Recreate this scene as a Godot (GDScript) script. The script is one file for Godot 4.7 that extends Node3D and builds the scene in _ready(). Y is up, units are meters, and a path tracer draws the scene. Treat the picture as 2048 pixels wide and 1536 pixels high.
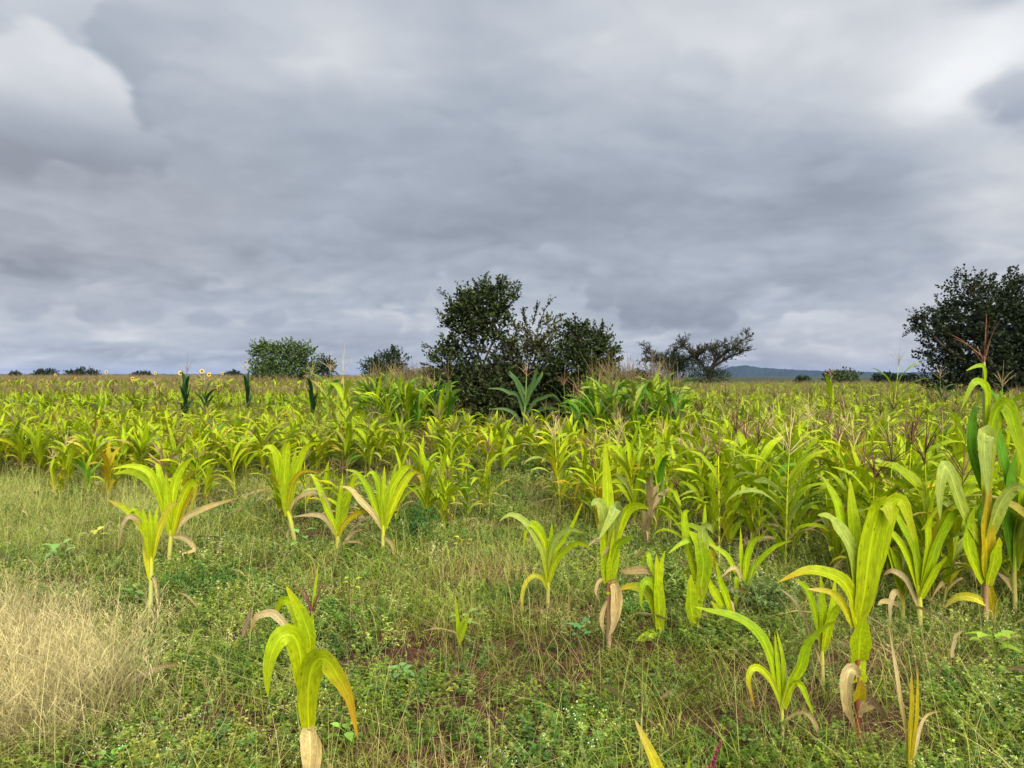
extends Node3D
# A smallholder maize field under a grey overcast sky, with thorn trees and a dark bush behind.

const EYE := 1.6            # height of the camera above the ground
const FOCAL := 1507.3       # focal length in photograph pixels
const HORIZON := 752.0      # row of the eye level in the photograph

var cam: Camera3D
var rng := RandomNumberGenerator.new()
var names := {}
var mat := {}
var bumps := FastNoiseLite.new()
var patches := FastNoiseLite.new()

# ------------------------------------------------------------------ mesh helpers
class MB:
	var v := PackedVector3Array()
	var n := PackedVector3Array()
	var u := PackedVector2Array()
	var c := PackedColorArray()
	var ix := PackedInt32Array()

	func add(p: Vector3, nn: Vector3, uv: Vector2, col: Color) -> int:
		v.append(p); n.append(nn); u.append(uv); c.append(col)
		return v.size() - 1

	func tri(a: int, b: int, d: int) -> void:
		ix.append(a); ix.append(b); ix.append(d)

	func quad(a: int, b: int, d: int, e: int) -> void:
		ix.append(a); ix.append(b); ix.append(d)
		ix.append(a); ix.append(d); ix.append(e)

	func face_out() -> void:      # turn each triangle so that its front is on the side of its normals
		for k in range(0, ix.size(), 3):
			var a := ix[k]
			var b := ix[k + 1]
			var d := ix[k + 2]
			if (v[d] - v[a]).cross(v[b] - v[a]).dot(n[a] + n[b] + n[d]) < 0.0:
				ix[k + 1] = d
				ix[k + 2] = b

	func flat(a: int, b: int, d: int) -> void:      # one true normal for three points
		var g := (v[d] - v[a]).cross(v[b] - v[a]).normalized()
		if g.y < 0.0:
			g = -g
		n[a] = g
		n[b] = g
		n[d] = g

	func mesh(m: Material) -> ArrayMesh:
		face_out()
		var am := ArrayMesh.new()
		var arr := []
		arr.resize(Mesh.ARRAY_MAX)
		arr[Mesh.ARRAY_VERTEX] = v
		arr[Mesh.ARRAY_NORMAL] = n
		arr[Mesh.ARRAY_TEX_UV] = u
		arr[Mesh.ARRAY_COLOR] = c
		arr[Mesh.ARRAY_INDEX] = ix
		am.add_surface_from_arrays(Mesh.PRIMITIVE_TRIANGLES, arr)
		am.surface_set_material(0, m)
		return am

func numbered(called: String) -> String:
	var k: int = names.get(called, 0)
	names[called] = k + 1
	return called if k == 0 else "%s_%03d" % [called, k]

func part(called: String, mb: MB, m: Material, parent: Node) -> MeshInstance3D:
	var o := MeshInstance3D.new()
	o.mesh = mb.mesh(m)
	o.name = called
	parent.add_child(o, true)
	return o

func thing(called: String, label: String, category: String, at := Vector3.ZERO, group := "") -> Node3D:
	var o := Node3D.new()
	o.name = numbered(called)
	o.position = at
	add_child(o, true)
	o.set_meta("label", label)
	o.set_meta("category", category)
	if group != "":
		o.set_meta("group", group)
	return o

func structure(called: String, mb: MB, m: Material, label: String) -> MeshInstance3D:
	var o := part(called, mb, m, self)
	o.set_meta("kind", "structure")
	o.set_meta("label", label)
	return o

func scatter(called: String, label: String, mesh: Mesh, where: Array, tint: PackedColorArray, parent: Node = null) -> void:
	if where.is_empty():
		return
	var mm := MultiMesh.new()
	mm.transform_format = MultiMesh.TRANSFORM_3D
	mm.use_colors = true
	mm.mesh = mesh
	mm.instance_count = where.size()
	for i in where.size():
		mm.set_instance_transform(i, where[i])
		mm.set_instance_color(i, tint[i])
	var o := MultiMeshInstance3D.new()
	o.multimesh = mm
	o.name = called
	o.set_meta("kind", "stuff")
	if parent == null:
		o.set_meta("label", label)
		add_child(o, true)
	else:
		parent.add_child(o, true)

func ray(px: float, py: float) -> Vector3:
	return cam.basis * Vector3((px - 1024.0) / FOCAL, (768.0 - py) / FOCAL, -1.0)

func height(x: float, z: float) -> float:
	var d := sqrt(x * x + z * z)
	return bumps.get_noise_2d(x * 1.1, z * 1.1) * 0.035 * clampf(1.4 - d * 0.05, 0.15, 1.0) + bumps.get_noise_2d(x * 6.0, z * 6.0) * 0.018 * clampf(1.2 - d * 0.08, 0.0, 1.0)

func ground_at(px: float, py: float) -> Vector3:      # where a pixel of the photograph meets the ground
	var r := ray(px, py)
	var p := cam.position + r * (-EYE / r.y)
	return Vector3(p.x, height(p.x, p.z), p.z)

func spot(px: float, py: float, dist: float) -> Vector3:   # the point that far ahead
	var r := ray(px, py)
	return cam.position + r * (dist / -r.z)

func rnd(a: float, b: float) -> float:
	return rng.randf_range(a, b)

func curve3(pts: PackedVector3Array, count: int) -> PackedVector3Array:   # a smooth line through points
	var out := PackedVector3Array()
	var m := pts.size() - 1
	for i in count + 1:
		var t := float(i) / count * m
		var k := mini(int(t), m - 1)
		var f := t - k
		var p0 := pts[maxi(k - 1, 0)]
		var p3 := pts[mini(k + 2, m)]
		out.append(pts[k].cubic_interpolate(pts[k + 1], p0, p3, f))
	return out

func tube(mb: MB, path: PackedVector3Array, radii: PackedFloat32Array, sides: int, c0: Color, c1: Color) -> void:
	var cnt := path.size()
	var first := mb.v.size()
	for i in cnt:
		var t: Vector3 = (path[mini(i + 1, cnt - 1)] - path[maxi(i - 1, 0)]).normalized()
		var a := t.cross(Vector3(0.31, 0.2, 0.93)).normalized()
		var b := t.cross(a)
		for s in sides + 1:
			var g := TAU * s / sides
			var nn := a * cos(g) + b * sin(g)
			mb.add(path[i] + nn * radii[i], nn, Vector2(float(s) / sides, float(i) / cnt), c0.lerp(c1, float(i) / (cnt - 1)))
	for i in cnt - 1:
		for s in sides:
			var q := first + i * (sides + 1) + s
			mb.quad(q, q + 1, q + sides + 2, q + sides + 1)

# ------------------------------------------------------------------ maize
const KINDS := {
	"lime": [Color(0.569, 0.643, 0.012), Color(0.495, 0.664, 0.010), Color(0.600, 0.653, 0.016)],
	"limetip": [Color(0.569, 0.643, 0.012), Color(0.536, 0.653, 0.010), Color(0.740, 0.409, 0.035)],
	"creamtip": [Color(0.632, 0.653, 0.012), Color(0.694, 0.643, 0.03), Color(0.740, 0.555, 0.20)],
	"fresh": [Color(0.484, 0.604, 0.012), Color(0.400, 0.595, 0.011), Color(0.484, 0.604, 0.018)],
	"silver": [Color(0.526, 0.615, 0.018), Color(0.463, 0.585, 0.11), Color(0.441, 0.566, 0.075)],
	"green": [Color(0.212, 0.429, 0.020), Color(0.154, 0.390, 0.020), Color(0.212, 0.429, 0.026)],
	"dark": [Color(0.030, 0.095, 0.018), Color(0.022, 0.080, 0.018), Color(0.030, 0.085, 0.022)],
	"bluegreen": [Color(0.12, 0.22, 0.040), Color(0.10, 0.20, 0.055), Color(0.13, 0.24, 0.045)],
	"olive": [Color(0.46, 0.48, 0.018), Color(0.44, 0.46, 0.020), Color(0.46, 0.40, 0.07)],
	"yellow": [Color(0.56, 0.50, 0.014), Color(0.60, 0.48, 0.018), Color(0.60, 0.38, 0.05)],
	"dry": [Color(0.50, 0.38, 0.15), Color(0.60, 0.46, 0.21), Color(0.48, 0.31, 0.13)],
	"cream": [Color(0.74, 0.58, 0.20), Color(0.80, 0.63, 0.28), Color(0.60, 0.41, 0.15)],
	"brown": [Color(0.42, 0.28, 0.14), Color(0.40, 0.26, 0.14), Color(0.30, 0.18, 0.10)],
}

func leaf_color(kind: String, t: float, off: float, phase: float) -> Color:
	var k: Array = KINDS[kind]
	var c: Color = (k[0] as Color).lerp(k[1], clampf(t / 0.4, 0.0, 1.0))
	var e := clampf((t - 0.55 + 0.12 * absf(off) * sin(phase * 7.0)) / 0.42, 0.0, 1.0)
	c = c.lerp(k[2], e * e)
	var g := 1.0 + 0.13 * sin(phase * 3.1 + t * 5.0) + 0.05 * sin(phase * 11.0 + off * 3.0)
	return Color(c.r * g, c.g * (1.0 + (g - 1.0) * 0.8), c.b)

func leaf(mb: MB, path: PackedVector3Array, width: float, side: Vector3, roll0: float, roll1: float, cols: int, kind: String, fold: float, wave: float, blunt := 0.5) -> void:
	# a ribbon along path; side is a fixed vector across it, or zero for a blade that faces +z
	var cnt := path.size()
	var first := mb.v.size()
	var phase := rng.randf() * TAU
	for i in cnt:
		var t := float(i) / (cnt - 1)
		var tan: Vector3 = (path[mini(i + 1, cnt - 1)] - path[maxi(i - 1, 0)]).normalized()
		var s := Vector3.ZERO
		if side == Vector3.ZERO:
			s = tan.cross(Vector3(0.02, 0.13, 0.99)).normalized()
		else:
			s = (side - tan * side.dot(tan)).normalized()
		s = s.rotated(tan, lerpf(roll0, roll1, t))
		var nn := s.cross(tan).normalized()
		var w := blunt + (1.0 - blunt) * sin(clampf(t / 0.4, 0.0, 1.0) * PI * 0.5)
		if t > 0.4:
			w = pow(maxf(1.0 - pow((t - 0.4) / 0.6, 1.9), 0.0), 0.95)
		var hw := width * 0.5 * maxf(w, 0.015)
		for j in cols + 1:
			var off := 2.0 * j / cols - 1.0
			var lift := fold * hw * (absf(off) - 0.3) * (1.0 - 0.7 * t) + 1.5 * wave * width * off * absf(off) * sin(t * 15.0 + phase + off) * sin(t * PI)
			var nj := (nn - s * signf(off) * fold * 0.8 * (1.0 - 0.7 * t)).normalized()
			mb.add(path[i] + s * off * hw + nn * lift, nj, Vector2(float(j) / cols, t), leaf_color(kind, t, off, phase))
	for i in cnt - 1:
		for j in cols:
			var q := first + i * (cols + 1) + j
			mb.quad(q, q + cols + 1, q + cols + 2, q + 1)

func arc_path(from: Vector3, az: float, elev: float, length: float, droop: float, sweep: float, segs: int) -> PackedVector3Array:
	var p := from
	var out := PackedVector3Array([p])
	for i in segs:
		var t := (i + 0.5) / segs
		var e := elev - droop * pow(t, 1.7)
		var a := az + sweep * t * t
		p += Vector3(cos(a) * cos(e), sin(e), sin(a) * cos(e)) * (length / segs)
		out.append(p)
	return out

func tassel(mb: MB, at: Vector3, size: float, branches: int, c: Color, thick: float, spread := 1.0, detail := 8) -> void:
	for b in branches + 1:
		var az := TAU * b * 0.382 + rnd(-0.3, 0.3)
		var tilt := 0.06 if b == 0 else rnd(0.3, 0.95) * spread
		var length := size * (1.0 if b == 0 else rnd(0.5, 0.8))
		var p := at + Vector3(0, 0 if b == 0 else size * rnd(-0.05, 0.22), 0)
		var path := PackedVector3Array()
		var rad := PackedFloat32Array()
		for i in detail + 1:
			var t := float(i) / detail
			path.append(p)
			var zig := 1.0 if i % 2 == 0 else 0.6
			rad.append(thick * (1.25 if b == 0 else 1.0) * zig * (0.4 if i == 0 else 1.0) * (1.0 - 0.6 * t))
			var tt := tilt + 0.35 * t * t * spread * (0.0 if b == 0 else 1.0)
			p += Vector3(cos(az) * sin(tt), cos(tt), sin(az) * sin(tt)) * (length / detail)
		var g := rnd(0.75, 1.25)
		var cc := Color(c.r * g, c.g * g, c.b * g)
		tube(mb, path, rad, 3, cc, Color(cc.r * 1.15, cc.g * 1.1, cc.b * 1.1))

const TAN := Color(0.48, 0.40, 0.17)
const PURPLE := Color(0.13, 0.066, 0.045)

# a plant's parts as separate builders: {"stalk": MB, "leaf": [MB...], "tassel": MB or null}
func maize_parts(h: float, count: int, kind: String, has_tassel: bool, tassel_color: Color, dry: int, cols: int, segs: int, thick := 0.0035, low := 0.16) -> Dictionary:
	var out := {"leaf": []}
	var st := MB.new()
	var lean := Vector3(rnd(-0.05, 0.05), 0, rnd(-0.05, 0.05)) * h
	var top := h * (0.86 if has_tassel else 0.6)
	var path := PackedVector3Array()
	var rad := PackedFloat32Array()
	var steps := 8 if cols > 2 else 4
	for i in steps + 1:
		var t := float(i) / steps
		path.append(Vector3(lean.x * t * t, top * t - 0.03 * (1.0 - t), lean.z * t * t))
		rad.append(lerpf(0.0105, 0.0035, t) * (0.75 + 0.25 * h) * (1.15 if i % 2 == 0 else 0.95))
	var k: Array = KINDS[kind]
	var low_color := Color(0.30, 0.22, 0.11) if kind != "dark" else Color(0.05, 0.11, 0.03)
	tube(st, path, rad, 6 if cols > 2 else 4, low_color.lerp(k[0], 0.25), k[0])
	out.stalk = st
	var plane := rng.randf() * TAU
	for i in count:
		var t := float(i) / maxf(count - 1, 1)
		var y := h * lerpf(low, 0.55 if not has_tassel else 0.66, pow(t, 0.9))
		var ft := y / top
		var az := plane + PI * (i % 2) + rnd(-0.5, 0.5)
		var length := minf(h * rnd(0.50, 0.70), 0.30 + 0.28 * h) * (1.0 - 0.35 * absf(t - 0.45))
		var elev := rnd(1.08, 1.36) + 0.12 * t
		var droop := rnd(1.0, 2.9) * (1.0 - 0.4 * t)
		if kind == "dark":
			elev = rnd(1.25, 1.45)
			droop = rnd(0.5, 1.6)
			length *= 0.8
		elif has_tassel and t > 0.5:
			elev -= 0.25
			droop = maxf(droop, 1.1)
		if i == count - 1 and not has_tassel:
			droop = 0.3; elev = 1.45
		var wid := rnd(0.044, 0.076) * (0.75 + 0.3 * h)
		var mb := MB.new()
		var kk := kind
		if kind == "lime":
			kk = ["lime", "lime", "limetip", "fresh", "lime", "silver", "creamtip"][rng.randi() % 7] if t < 0.75 else "lime"
		elif kind == "fresh":
			kk = ["fresh", "fresh", "lime", "silver"][rng.randi() % 4]
		elif kind == "green":
			kk = ["green", "green", "fresh", "silver"][rng.randi() % 4]
		elif kind == "olive":
			kk = ["olive", "lime", "olive", "dry", "fresh"][rng.randi() % 5]
		leaf(mb, arc_path(Vector3(lean.x * ft * ft, y, lean.z * ft * ft), az, elev, length, droop, rnd(-0.6, 0.6), segs), wid, Vector3(-sin(az), 0, cos(az)), rnd(-0.35, 0.35), rnd(-1.0, 1.0), cols, kk, 0.45, 0.06)
		out.leaf.append(mb)
	for i in dry:
		var mb := MB.new()
		var az := plane + PI * (i % 2) + rnd(-0.6, 0.6)
		leaf(mb, arc_path(Vector3(0, h * rnd(0.10, 0.24), 0), az, rnd(0.5, 1.1), h * rnd(0.26, 0.42), rnd(2.0, 2.9), rnd(-0.8, 0.8), segs), rnd(0.016, 0.03), Vector3(-sin(az), 0, cos(az)), rnd(-0.5, 0.5), rnd(-2.0, 2.0), cols, ["dry", "cream", "dry"][rng.randi() % 3], 0.5, 0.10)
		out.leaf.append(mb)
	out.tassel = null
	if has_tassel:
		var tb := MB.new()
		tassel(tb, path[steps], rnd(0.30, 0.42) * (0.6 + 0.35 * h), rng.randi_range(7, 11), tassel_color, thick)
		out.tassel = tb
	return out

func maize_thing(o: Node3D, parts: Dictionary) -> void:
	part("stalk", parts.stalk, mat.stalk, o)
	for mb in parts.leaf:
		part("leaf", mb, mat.leaf, o)
	if parts.tassel:
		part("tassel", parts.tassel, mat.straw, o)

func merge(into: MB, mb: MB) -> void:
	var first := into.v.size()
	into.v.append_array(mb.v); into.n.append_array(mb.n); into.u.append_array(mb.u); into.c.append_array(mb.c)
	for i in mb.ix:
		into.ix.append(first + i)

# ---- single plants of the foreground, traced leaf by leaf: points are photograph pixels at the plant's own distance
var hero: Node3D
var hero_base: Vector3

func start_hero(label: String, bx: float, by: float, called := "maize_plant", group := "maize plants of the field") -> void:
	hero_base = ground_at(bx, by)
	hero = thing(called, label, "maize plant", hero_base, group)
	taken.append(Vector2(hero_base.x, hero_base.z))

func local(px: float, py: float, dz := 0.0) -> Vector3:
	var p := spot(px, py, -hero_base.z) - hero_base
	return Vector3(p.x, p.y, dz)

func px_size() -> float:
	return -hero_base.z / FOCAL

func blade(kind: String, width: float, pts: Array, bulge := 0.06, roll0 := 0.1, roll1 := 0.4, fold := 0.4, blunt := 0.5) -> void:
	var p := PackedVector3Array()
	var m := pts.size() / 2
	var s := bulge * (1.0 if width > 20.0 or rng.randf() < 0.7 else -1.0)
	for i in m:
		var t := float(i) / (m - 1)
		p.append(local(pts[2 * i], pts[2 * i + 1], s * t + 0.012))
	var mb := MB.new()
	leaf(mb, curve3(p, 16), width * 1.15 * px_size(), Vector3.ZERO, roll0, roll1, 4, kind, fold, 0.045, blunt)
	part("leaf", mb, mat.leaf, hero)

func stem(pts: Array, r0: float, r1: float, c0: Color, c1: Color, called := "stalk") -> void:
	var p := PackedVector3Array()
	for i in pts.size() / 2:
		p.append(local(pts[2 * i], pts[2 * i + 1]))
	p[0].y -= 0.05
	p = curve3(p, 10)
	var rad := PackedFloat32Array()
	for i in 11:
		rad.append(lerpf(r0, r1, i / 10.0) * px_size() * (1.12 if i % 3 == 0 else 1.0))
	var mb := MB.new()
	tube(mb, p, rad, 8, c0, c1)
	part(called, mb, mat.stalk, hero)

func spike(px: float, py: float, size_px: float, branches: int, c: Color, spread := 1.0, thick := 2.0) -> void:
	var mb := MB.new()
	tassel(mb, local(px, py), size_px * px_size(), branches, c, thick * px_size(), spread, 14)
	part("tassel", mb, mat.straw, hero)

var taken: Array[Vector2] = []
const PALE := Color(0.42, 0.44, 0.16)
const LIMEC := Color(0.45, 0.50, 0.014)
const RED := Color(0.16, 0.022, 0.015)
const STRAWC := Color(0.40, 0.31, 0.16)

func foreground_maize() -> void:
	start_hero("low yellow-green maize with purple tassel and cream dead leaf at its foot", 615, 1640)
	stem([615, 1640, 618, 1480], 6, 6, RED, Color(0.30, 0.16, 0.06))
	stem([618, 1480, 620, 1350, 625, 1238], 6, 3, LIMEC, LIMEC, "upper_stalk")
	blade("lime", 24, [622, 1300, 622, 1270, 612, 1235, 597, 1200, 579, 1165], 0.03, 0.2, 0.2)
	blade("lime", 17, [612, 1290, 598, 1258, 590, 1228, 576, 1207, 559, 1207, 548, 1226, 543, 1249], 0.06, -0.3, 0.3)
	blade("cream", 14, [606, 1290, 572, 1252, 554, 1236, 538, 1229, 510, 1237, 499, 1254, 493, 1273], -0.06, 0.4, 0.2)
	blade("lime", 37, [618, 1400, 608, 1345, 606, 1295, 596, 1262, 574, 1260, 558, 1289, 553, 1331, 556, 1366], 0.1, 0.0, 0.3)
	blade("lime", 15, [613, 1450, 604, 1420, 599, 1394], 0.03)
	blade("limetip", 42, [619, 1458, 620, 1400, 626, 1345, 640, 1311, 662, 1302, 688, 1330, 712, 1370, 731, 1445], 0.12, 0.05, 0.35, 0.3)
	blade("cream", 30, [618, 1452, 624, 1466, 628, 1505, 625, 1566], 0.07, -0.3, 0.5, 0.9)
	blade("cream", 17, [617, 1456, 634, 1466, 640, 1500, 634, 1548, 640, 1580], 0.05, 0.5, -0.6, 0.7)
	blade("dry", 10, [614, 1462, 611, 1490, 616, 1530, 604, 1560], 0.06, 0.4, 1.6, 0.7)
	blade("fresh", 5, [625, 1245, 630, 1180, 636, 1125], 0.02)
	spike(624, 1236, 100, 11, Color(0.20, 0.075, 0.07), 0.75, 2.3)

	start_hero("tall yellow-green maize with red lower stalk and a broad upright leaf, at the right front", 1714, 1474)
	stem([1714, 1474, 1714, 1400, 1716, 1312], 5, 4.5, RED, Color(0.22, 0.09, 0.04))
	stem([1716, 1330, 1716, 1240, 1720, 1150], 5, 3, LIMEC, LIMEC, "upper_stalk")
	blade("fresh", 26, [1714, 1200, 1705, 1120, 1694, 1054, 1680, 998, 1660, 955], -0.1, 0.2, 0.5)
	blade("lime", 26, [1716, 1190, 1712, 1100, 1711, 1030, 1709, 958], -0.06, 0.1, 0.2)
	blade("silver", 30, [1714, 1210, 1703, 1115, 1684, 1076, 1662, 1046, 1642, 1027, 1618, 1023], 0.08, 0.2, 0.9)
	blade("lime", 29, [1720, 1230, 1740, 1150, 1752, 1100, 1764, 1036, 1777, 998, 1793, 1000, 1803, 1035, 1811, 1080], 0.06, -0.2, 0.3)
	blade("lime", 44, [1716, 1235, 1723, 1185, 1729, 1110, 1737, 1040, 1744, 1005, 1752, 1006, 1757, 1040], 0.1, 0.0, 0.1, 0.3)
	blade("limetip", 27, [1712, 1250, 1697, 1190, 1675, 1155, 1640, 1138, 1592, 1131, 1536, 1152], 0.1, 0.1, 1.0)
	blade("creamtip", 18, [1704, 1252, 1684, 1215, 1664, 1189, 1641, 1174, 1597, 1166], 0.08, 0.2, 0.8)
	blade("lime", 38, [1716, 1318, 1713, 1285, 1711, 1255, 1714, 1222], 0.06, 0.0, 0.0, 0.3, 0.8)
	blade("lime", 28, [1715, 1362, 1714, 1335, 1716, 1300, 1716, 1260], -0.03, 0.0, 0.0, 0.5, 0.9)
	blade("yellow", 23, [1714, 1398, 1713, 1380, 1714, 1352], 0.03, 0.0, 0.0, 0.6, 0.9)
	blade("cream", 21, [1713, 1352, 1706, 1338, 1692, 1334, 1682, 1358, 1682, 1400, 1690, 1425, 1695, 1458], 0.08, 0.2, 1.1, 0.9)
	blade("brown", 16, [1716, 1432, 1727, 1406, 1744, 1402, 1775, 1434, 1792, 1458], 0.08, 0.2, 0.8)
	blade("cream", 10, [1708, 1462, 1712, 1496, 1730, 1516, 1752, 1540], 0.1, 0.2, 0.8)
	blade("cream", 14, [1716, 1424, 1726, 1408, 1740, 1404], 0.04)

	start_hero("small yellow-green maize with brown-tipped hooked leaf, left of the red-stalked plant", 1564, 1481)
	stem([1564, 1481, 1564, 1440, 1564, 1408], 4, 3, STRAWC, LIMEC)
	blade("fresh", 20, [1563, 1415, 1552, 1355, 1533, 1290, 1508, 1257, 1469, 1237, 1428, 1229, 1393, 1222], 0.08, 0.1, 1.0)
	blade("fresh", 22, [1565, 1415, 1576, 1365, 1594, 1330, 1600, 1300, 1612, 1270, 1636, 1244, 1668, 1228], 0.06, 0.0, 0.6)
	blade("limetip", 12, [1562, 1412, 1545, 1370, 1530, 1345, 1512, 1329, 1496, 1330, 1489, 1348, 1492, 1370, 1500, 1405], 0.06)
	blade("lime", 11, [1566, 1410, 1582, 1362, 1594, 1362, 1602, 1385, 1610, 1412], 0.08)
	blade("lime", 11, [1563, 1412, 1557, 1340, 1552, 1268], 0.03)
	blade("lime", 9, [1565, 1412, 1567, 1330, 1556, 1262], -0.03)
	blade("lime", 10, [1565, 1412, 1574, 1355, 1586, 1320], 0.04)
	blade("dry", 8, [1566, 1440, 1586, 1420, 1606, 1416, 1622, 1444, 1632, 1490, 1648, 1532], 0.1)

	start_hero("slender lime maize with a thin pale bare stalk, left front", 300, 1226)
	stem([300, 1226, 302, 1170, 303, 1110], 4.5, 4, Color(0.42, 0.42, 0.20), LIMEC)
	blade("limetip", 12, [303, 1115, 297, 1070, 280, 1040, 262, 1018, 244, 1005, 227, 997], 0.06)
	blade("lime", 13, [302, 1115, 297, 1060, 291, 1015], 0.03)
	blade("lime", 9, [303, 1115, 306, 1060, 303, 1016], 0.02)
	blade("lime", 8, [304, 1115, 310, 1050, 314, 1012], -0.02)
	blade("lime", 10, [302, 1112, 290, 1050, 278, 1018, 268, 1022], -0.05)
	blade("creamtip", 12, [305, 1120, 315, 1070, 327, 1035, 340, 1010, 351, 1009], 0.05)
	blade("creamtip", 12, [302, 1158, 296, 1120, 290, 1100, 284, 1076], 0.03)
	blade("dry", 10, [298, 1090, 284, 1042, 268, 1030, 258, 1050, 254, 1092], -0.1)
	blade("dry", 7, [304, 1160, 313, 1152, 319, 1180, 326, 1222], 0.05)

	start_hero("yellowing lime maize with an orange hanging leaf and long cream leaf pointing right, left front", 336, 1134)
	stem([336, 1134, 340, 1095, 343, 1060], 4.5, 4, STRAWC, LIMEC)
	blade("lime", 15, [344, 1070, 345, 1000, 351, 960, 366, 932, 384, 914], 0.04)
	blade("lime", 14, [342, 1070, 328, 1010, 318, 970, 302, 940, 268, 930, 232, 936], 0.07)
	blade("lime", 12, [341, 1066, 326, 985, 315, 938, 307, 928], -0.05)
	blade("lime", 13, [342, 1066, 338, 1000, 336, 945], 0.03)
	blade("lime", 14, [340, 1062, 322, 1000, 288, 958, 252, 945, 218, 950], -0.08)
	blade("limetip", 13, [346, 1072, 362, 1010, 380, 972, 394, 963, 397, 985, 386, 1024], 0.07)
	blade("yellow", 12, [346, 1072, 358, 1030, 380, 985, 398, 967], 0.05)
	blade("cream", 10, [347, 1074, 366, 1040, 400, 1020, 435, 1008, 472, 998], 0.09)
	blade("cream", 11, [347, 1072, 368, 1072, 388, 1082, 396, 1096, 372, 1102], 0.09)

	start_hero("fan-shaped lime maize with dry lower leaves reaching left, behind the bean seedling", 674, 1108)
	stem([674, 1108, 675, 1085, 676, 1060], 4.5, 4, STRAWC, LIMEC)
	blade("lime", 11, [676, 1076, 660, 1035, 645, 995, 630, 962, 619, 948], 0.05)
	blade("lime", 10, [676, 1074, 666, 1040, 652, 1008, 648, 985], 0.04)
	blade("lime", 12, [677, 1072, 679, 1020, 683, 960], 0.02)
	blade("lime", 12, [678, 1072, 692, 1012, 704, 972, 714, 940], 0.03)
	blade("lime", 10, [677, 1070, 690, 1030, 702, 1000], 0.05)
	blade("yellow", 10, [677, 1076, 690, 1047, 715, 1025, 740, 1018, 764, 1021], 0.08)
	blade("dry", 9, [674, 1074, 660, 1045, 645, 1030, 620, 1027, 588, 1031], 0.08)
	blade("dry", 7, [675, 1072, 655, 1005, 635, 986, 612, 986, 592, 998, 583, 1012], -0.08)
	blade("dry", 6, [676, 1090, 695, 1081, 720, 1080, 736, 1086], 0.1)

	start_hero("upright lime maize beside the feathery green weed", 766, 1112)
	stem([766, 1112, 766, 1085, 767, 1050], 4, 4, STRAWC, LIMEC)
	blade("lime", 14, [768, 1058, 776, 1000, 790, 962, 806, 940, 819, 934, 826, 944], 0.05)
	blade("fresh", 10, [767, 1058, 762, 1000, 756, 960, 746, 943, 735, 950], 0.05)
	blade("lime", 10, [767, 1058, 768, 1000, 770, 930], 0.02)
	blade("fresh", 11, [768, 1058, 780, 990, 792, 926], -0.03)
	blade("limetip", 13, [768, 1060, 790, 1002, 810, 962, 826, 946, 842, 950], 0.08)
	blade("fresh", 10, [766, 1056, 750, 1010, 735, 970, 716, 944, 693, 937], 0.06)
	blade("lime", 12, [767, 1060, 758, 1010, 753, 985], 0.04)
	blade("cream", 11, [766, 1058, 746, 1024, 722, 997, 705, 975, 686, 969], 0.1, 0.2, 0.6)
	blade("dry", 7, [767, 1072, 784, 1085, 794, 1118], 0.06)

	start_hero("leaning lime maize with a bent pale foot, left of the fan-shaped maize", 592, 1088)
	stem([592, 1088, 584, 1055, 576, 1022], 4, 4.5, STRAWC, LIMEC)
	blade("lime", 17, [576, 1032, 570, 965, 575, 905, 582, 882], 0.04)
	blade("lime", 12, [575, 1028, 562, 955, 553, 905, 540, 892, 528, 900], 0.05)
	blade("lime", 12, [577, 1032, 590, 962, 605, 912, 620, 890, 645, 884], 0.05)
	blade("fresh", 13, [576, 1032, 582, 970, 591, 896], -0.03)
	blade("yellow", 7, [577, 1032, 583, 976, 600, 946, 622, 940, 648, 946], 0.07)
	blade("cream", 6, [578, 1024, 590, 1002, 605, 990, 626, 985, 644, 994], 0.08)

	start_hero("small lime maize with a curled cream leaf looping down on its left, middle front", 1095, 1214)
	stem([1095, 1214, 1096, 1185, 1097, 1120], 4.5, 3.5, STRAWC, LIMEC)
	blade("silver", 13, [1096, 1165, 1086, 1105, 1066, 1062, 1045, 1036, 1020, 1025, 998, 1038], 0.08)
	blade("lime", 11, [1096, 1162, 1090, 1092, 1077, 1062, 1060, 1045, 1051, 1062, 1046, 1098], 0.06)
	blade("fresh", 11, [1096, 1152, 1090, 1088, 1079, 1056, 1066, 1046, 1056, 1048], -0.05)
	blade("silver", 11, [1098, 1150, 1104, 1092, 1121, 1064, 1142, 1055, 1166, 1062], 0.07)
	blade("lime", 12, [1098, 1164, 1110, 1122, 1130, 1096, 1156, 1081, 1186, 1096], 0.08)
	blade("fresh", 10, [1097, 1152, 1101, 1085, 1103, 1044], 0.03)
	blade("lime", 9, [1097, 1158, 1106, 1110, 1128, 1078, 1150, 1040, 1166, 1004], -0.04)
	blade("lime", 14, [1096, 1172, 1092, 1130, 1096, 1090], 0.03)
	blade("creamtip", 8, [1095, 1180, 1085, 1156, 1068, 1148, 1052, 1160, 1044, 1186, 1046, 1215, 1054, 1232], 0.09)

	start_hero("lime maize with a tall spear leaf and big cream dead leaf round its stalk", 1217, 1303)
	stem([1217, 1303, 1217, 1240, 1217, 1165], 5, 5, STRAWC, Color(0.24, 0.09, 0.05))
	stem([1217, 1170, 1216, 1110, 1214, 1040], 5, 3.5, LIMEC, LIMEC, "upper_stalk")
	blade("lime", 23, [1215, 1125, 1217, 1060, 1215, 980, 1211, 884], -0.03, 0.1, 0.1)
	blade("silver", 21, [1213, 1125, 1209, 1052, 1202, 1012, 1190, 1001, 1180, 1008], 0.05)
	blade("lime", 24, [1214, 1165, 1211, 1110, 1204, 1050], 0.02)
	blade("lime", 22, [1218, 1165, 1226, 1110, 1230, 1045], 0.02)
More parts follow.
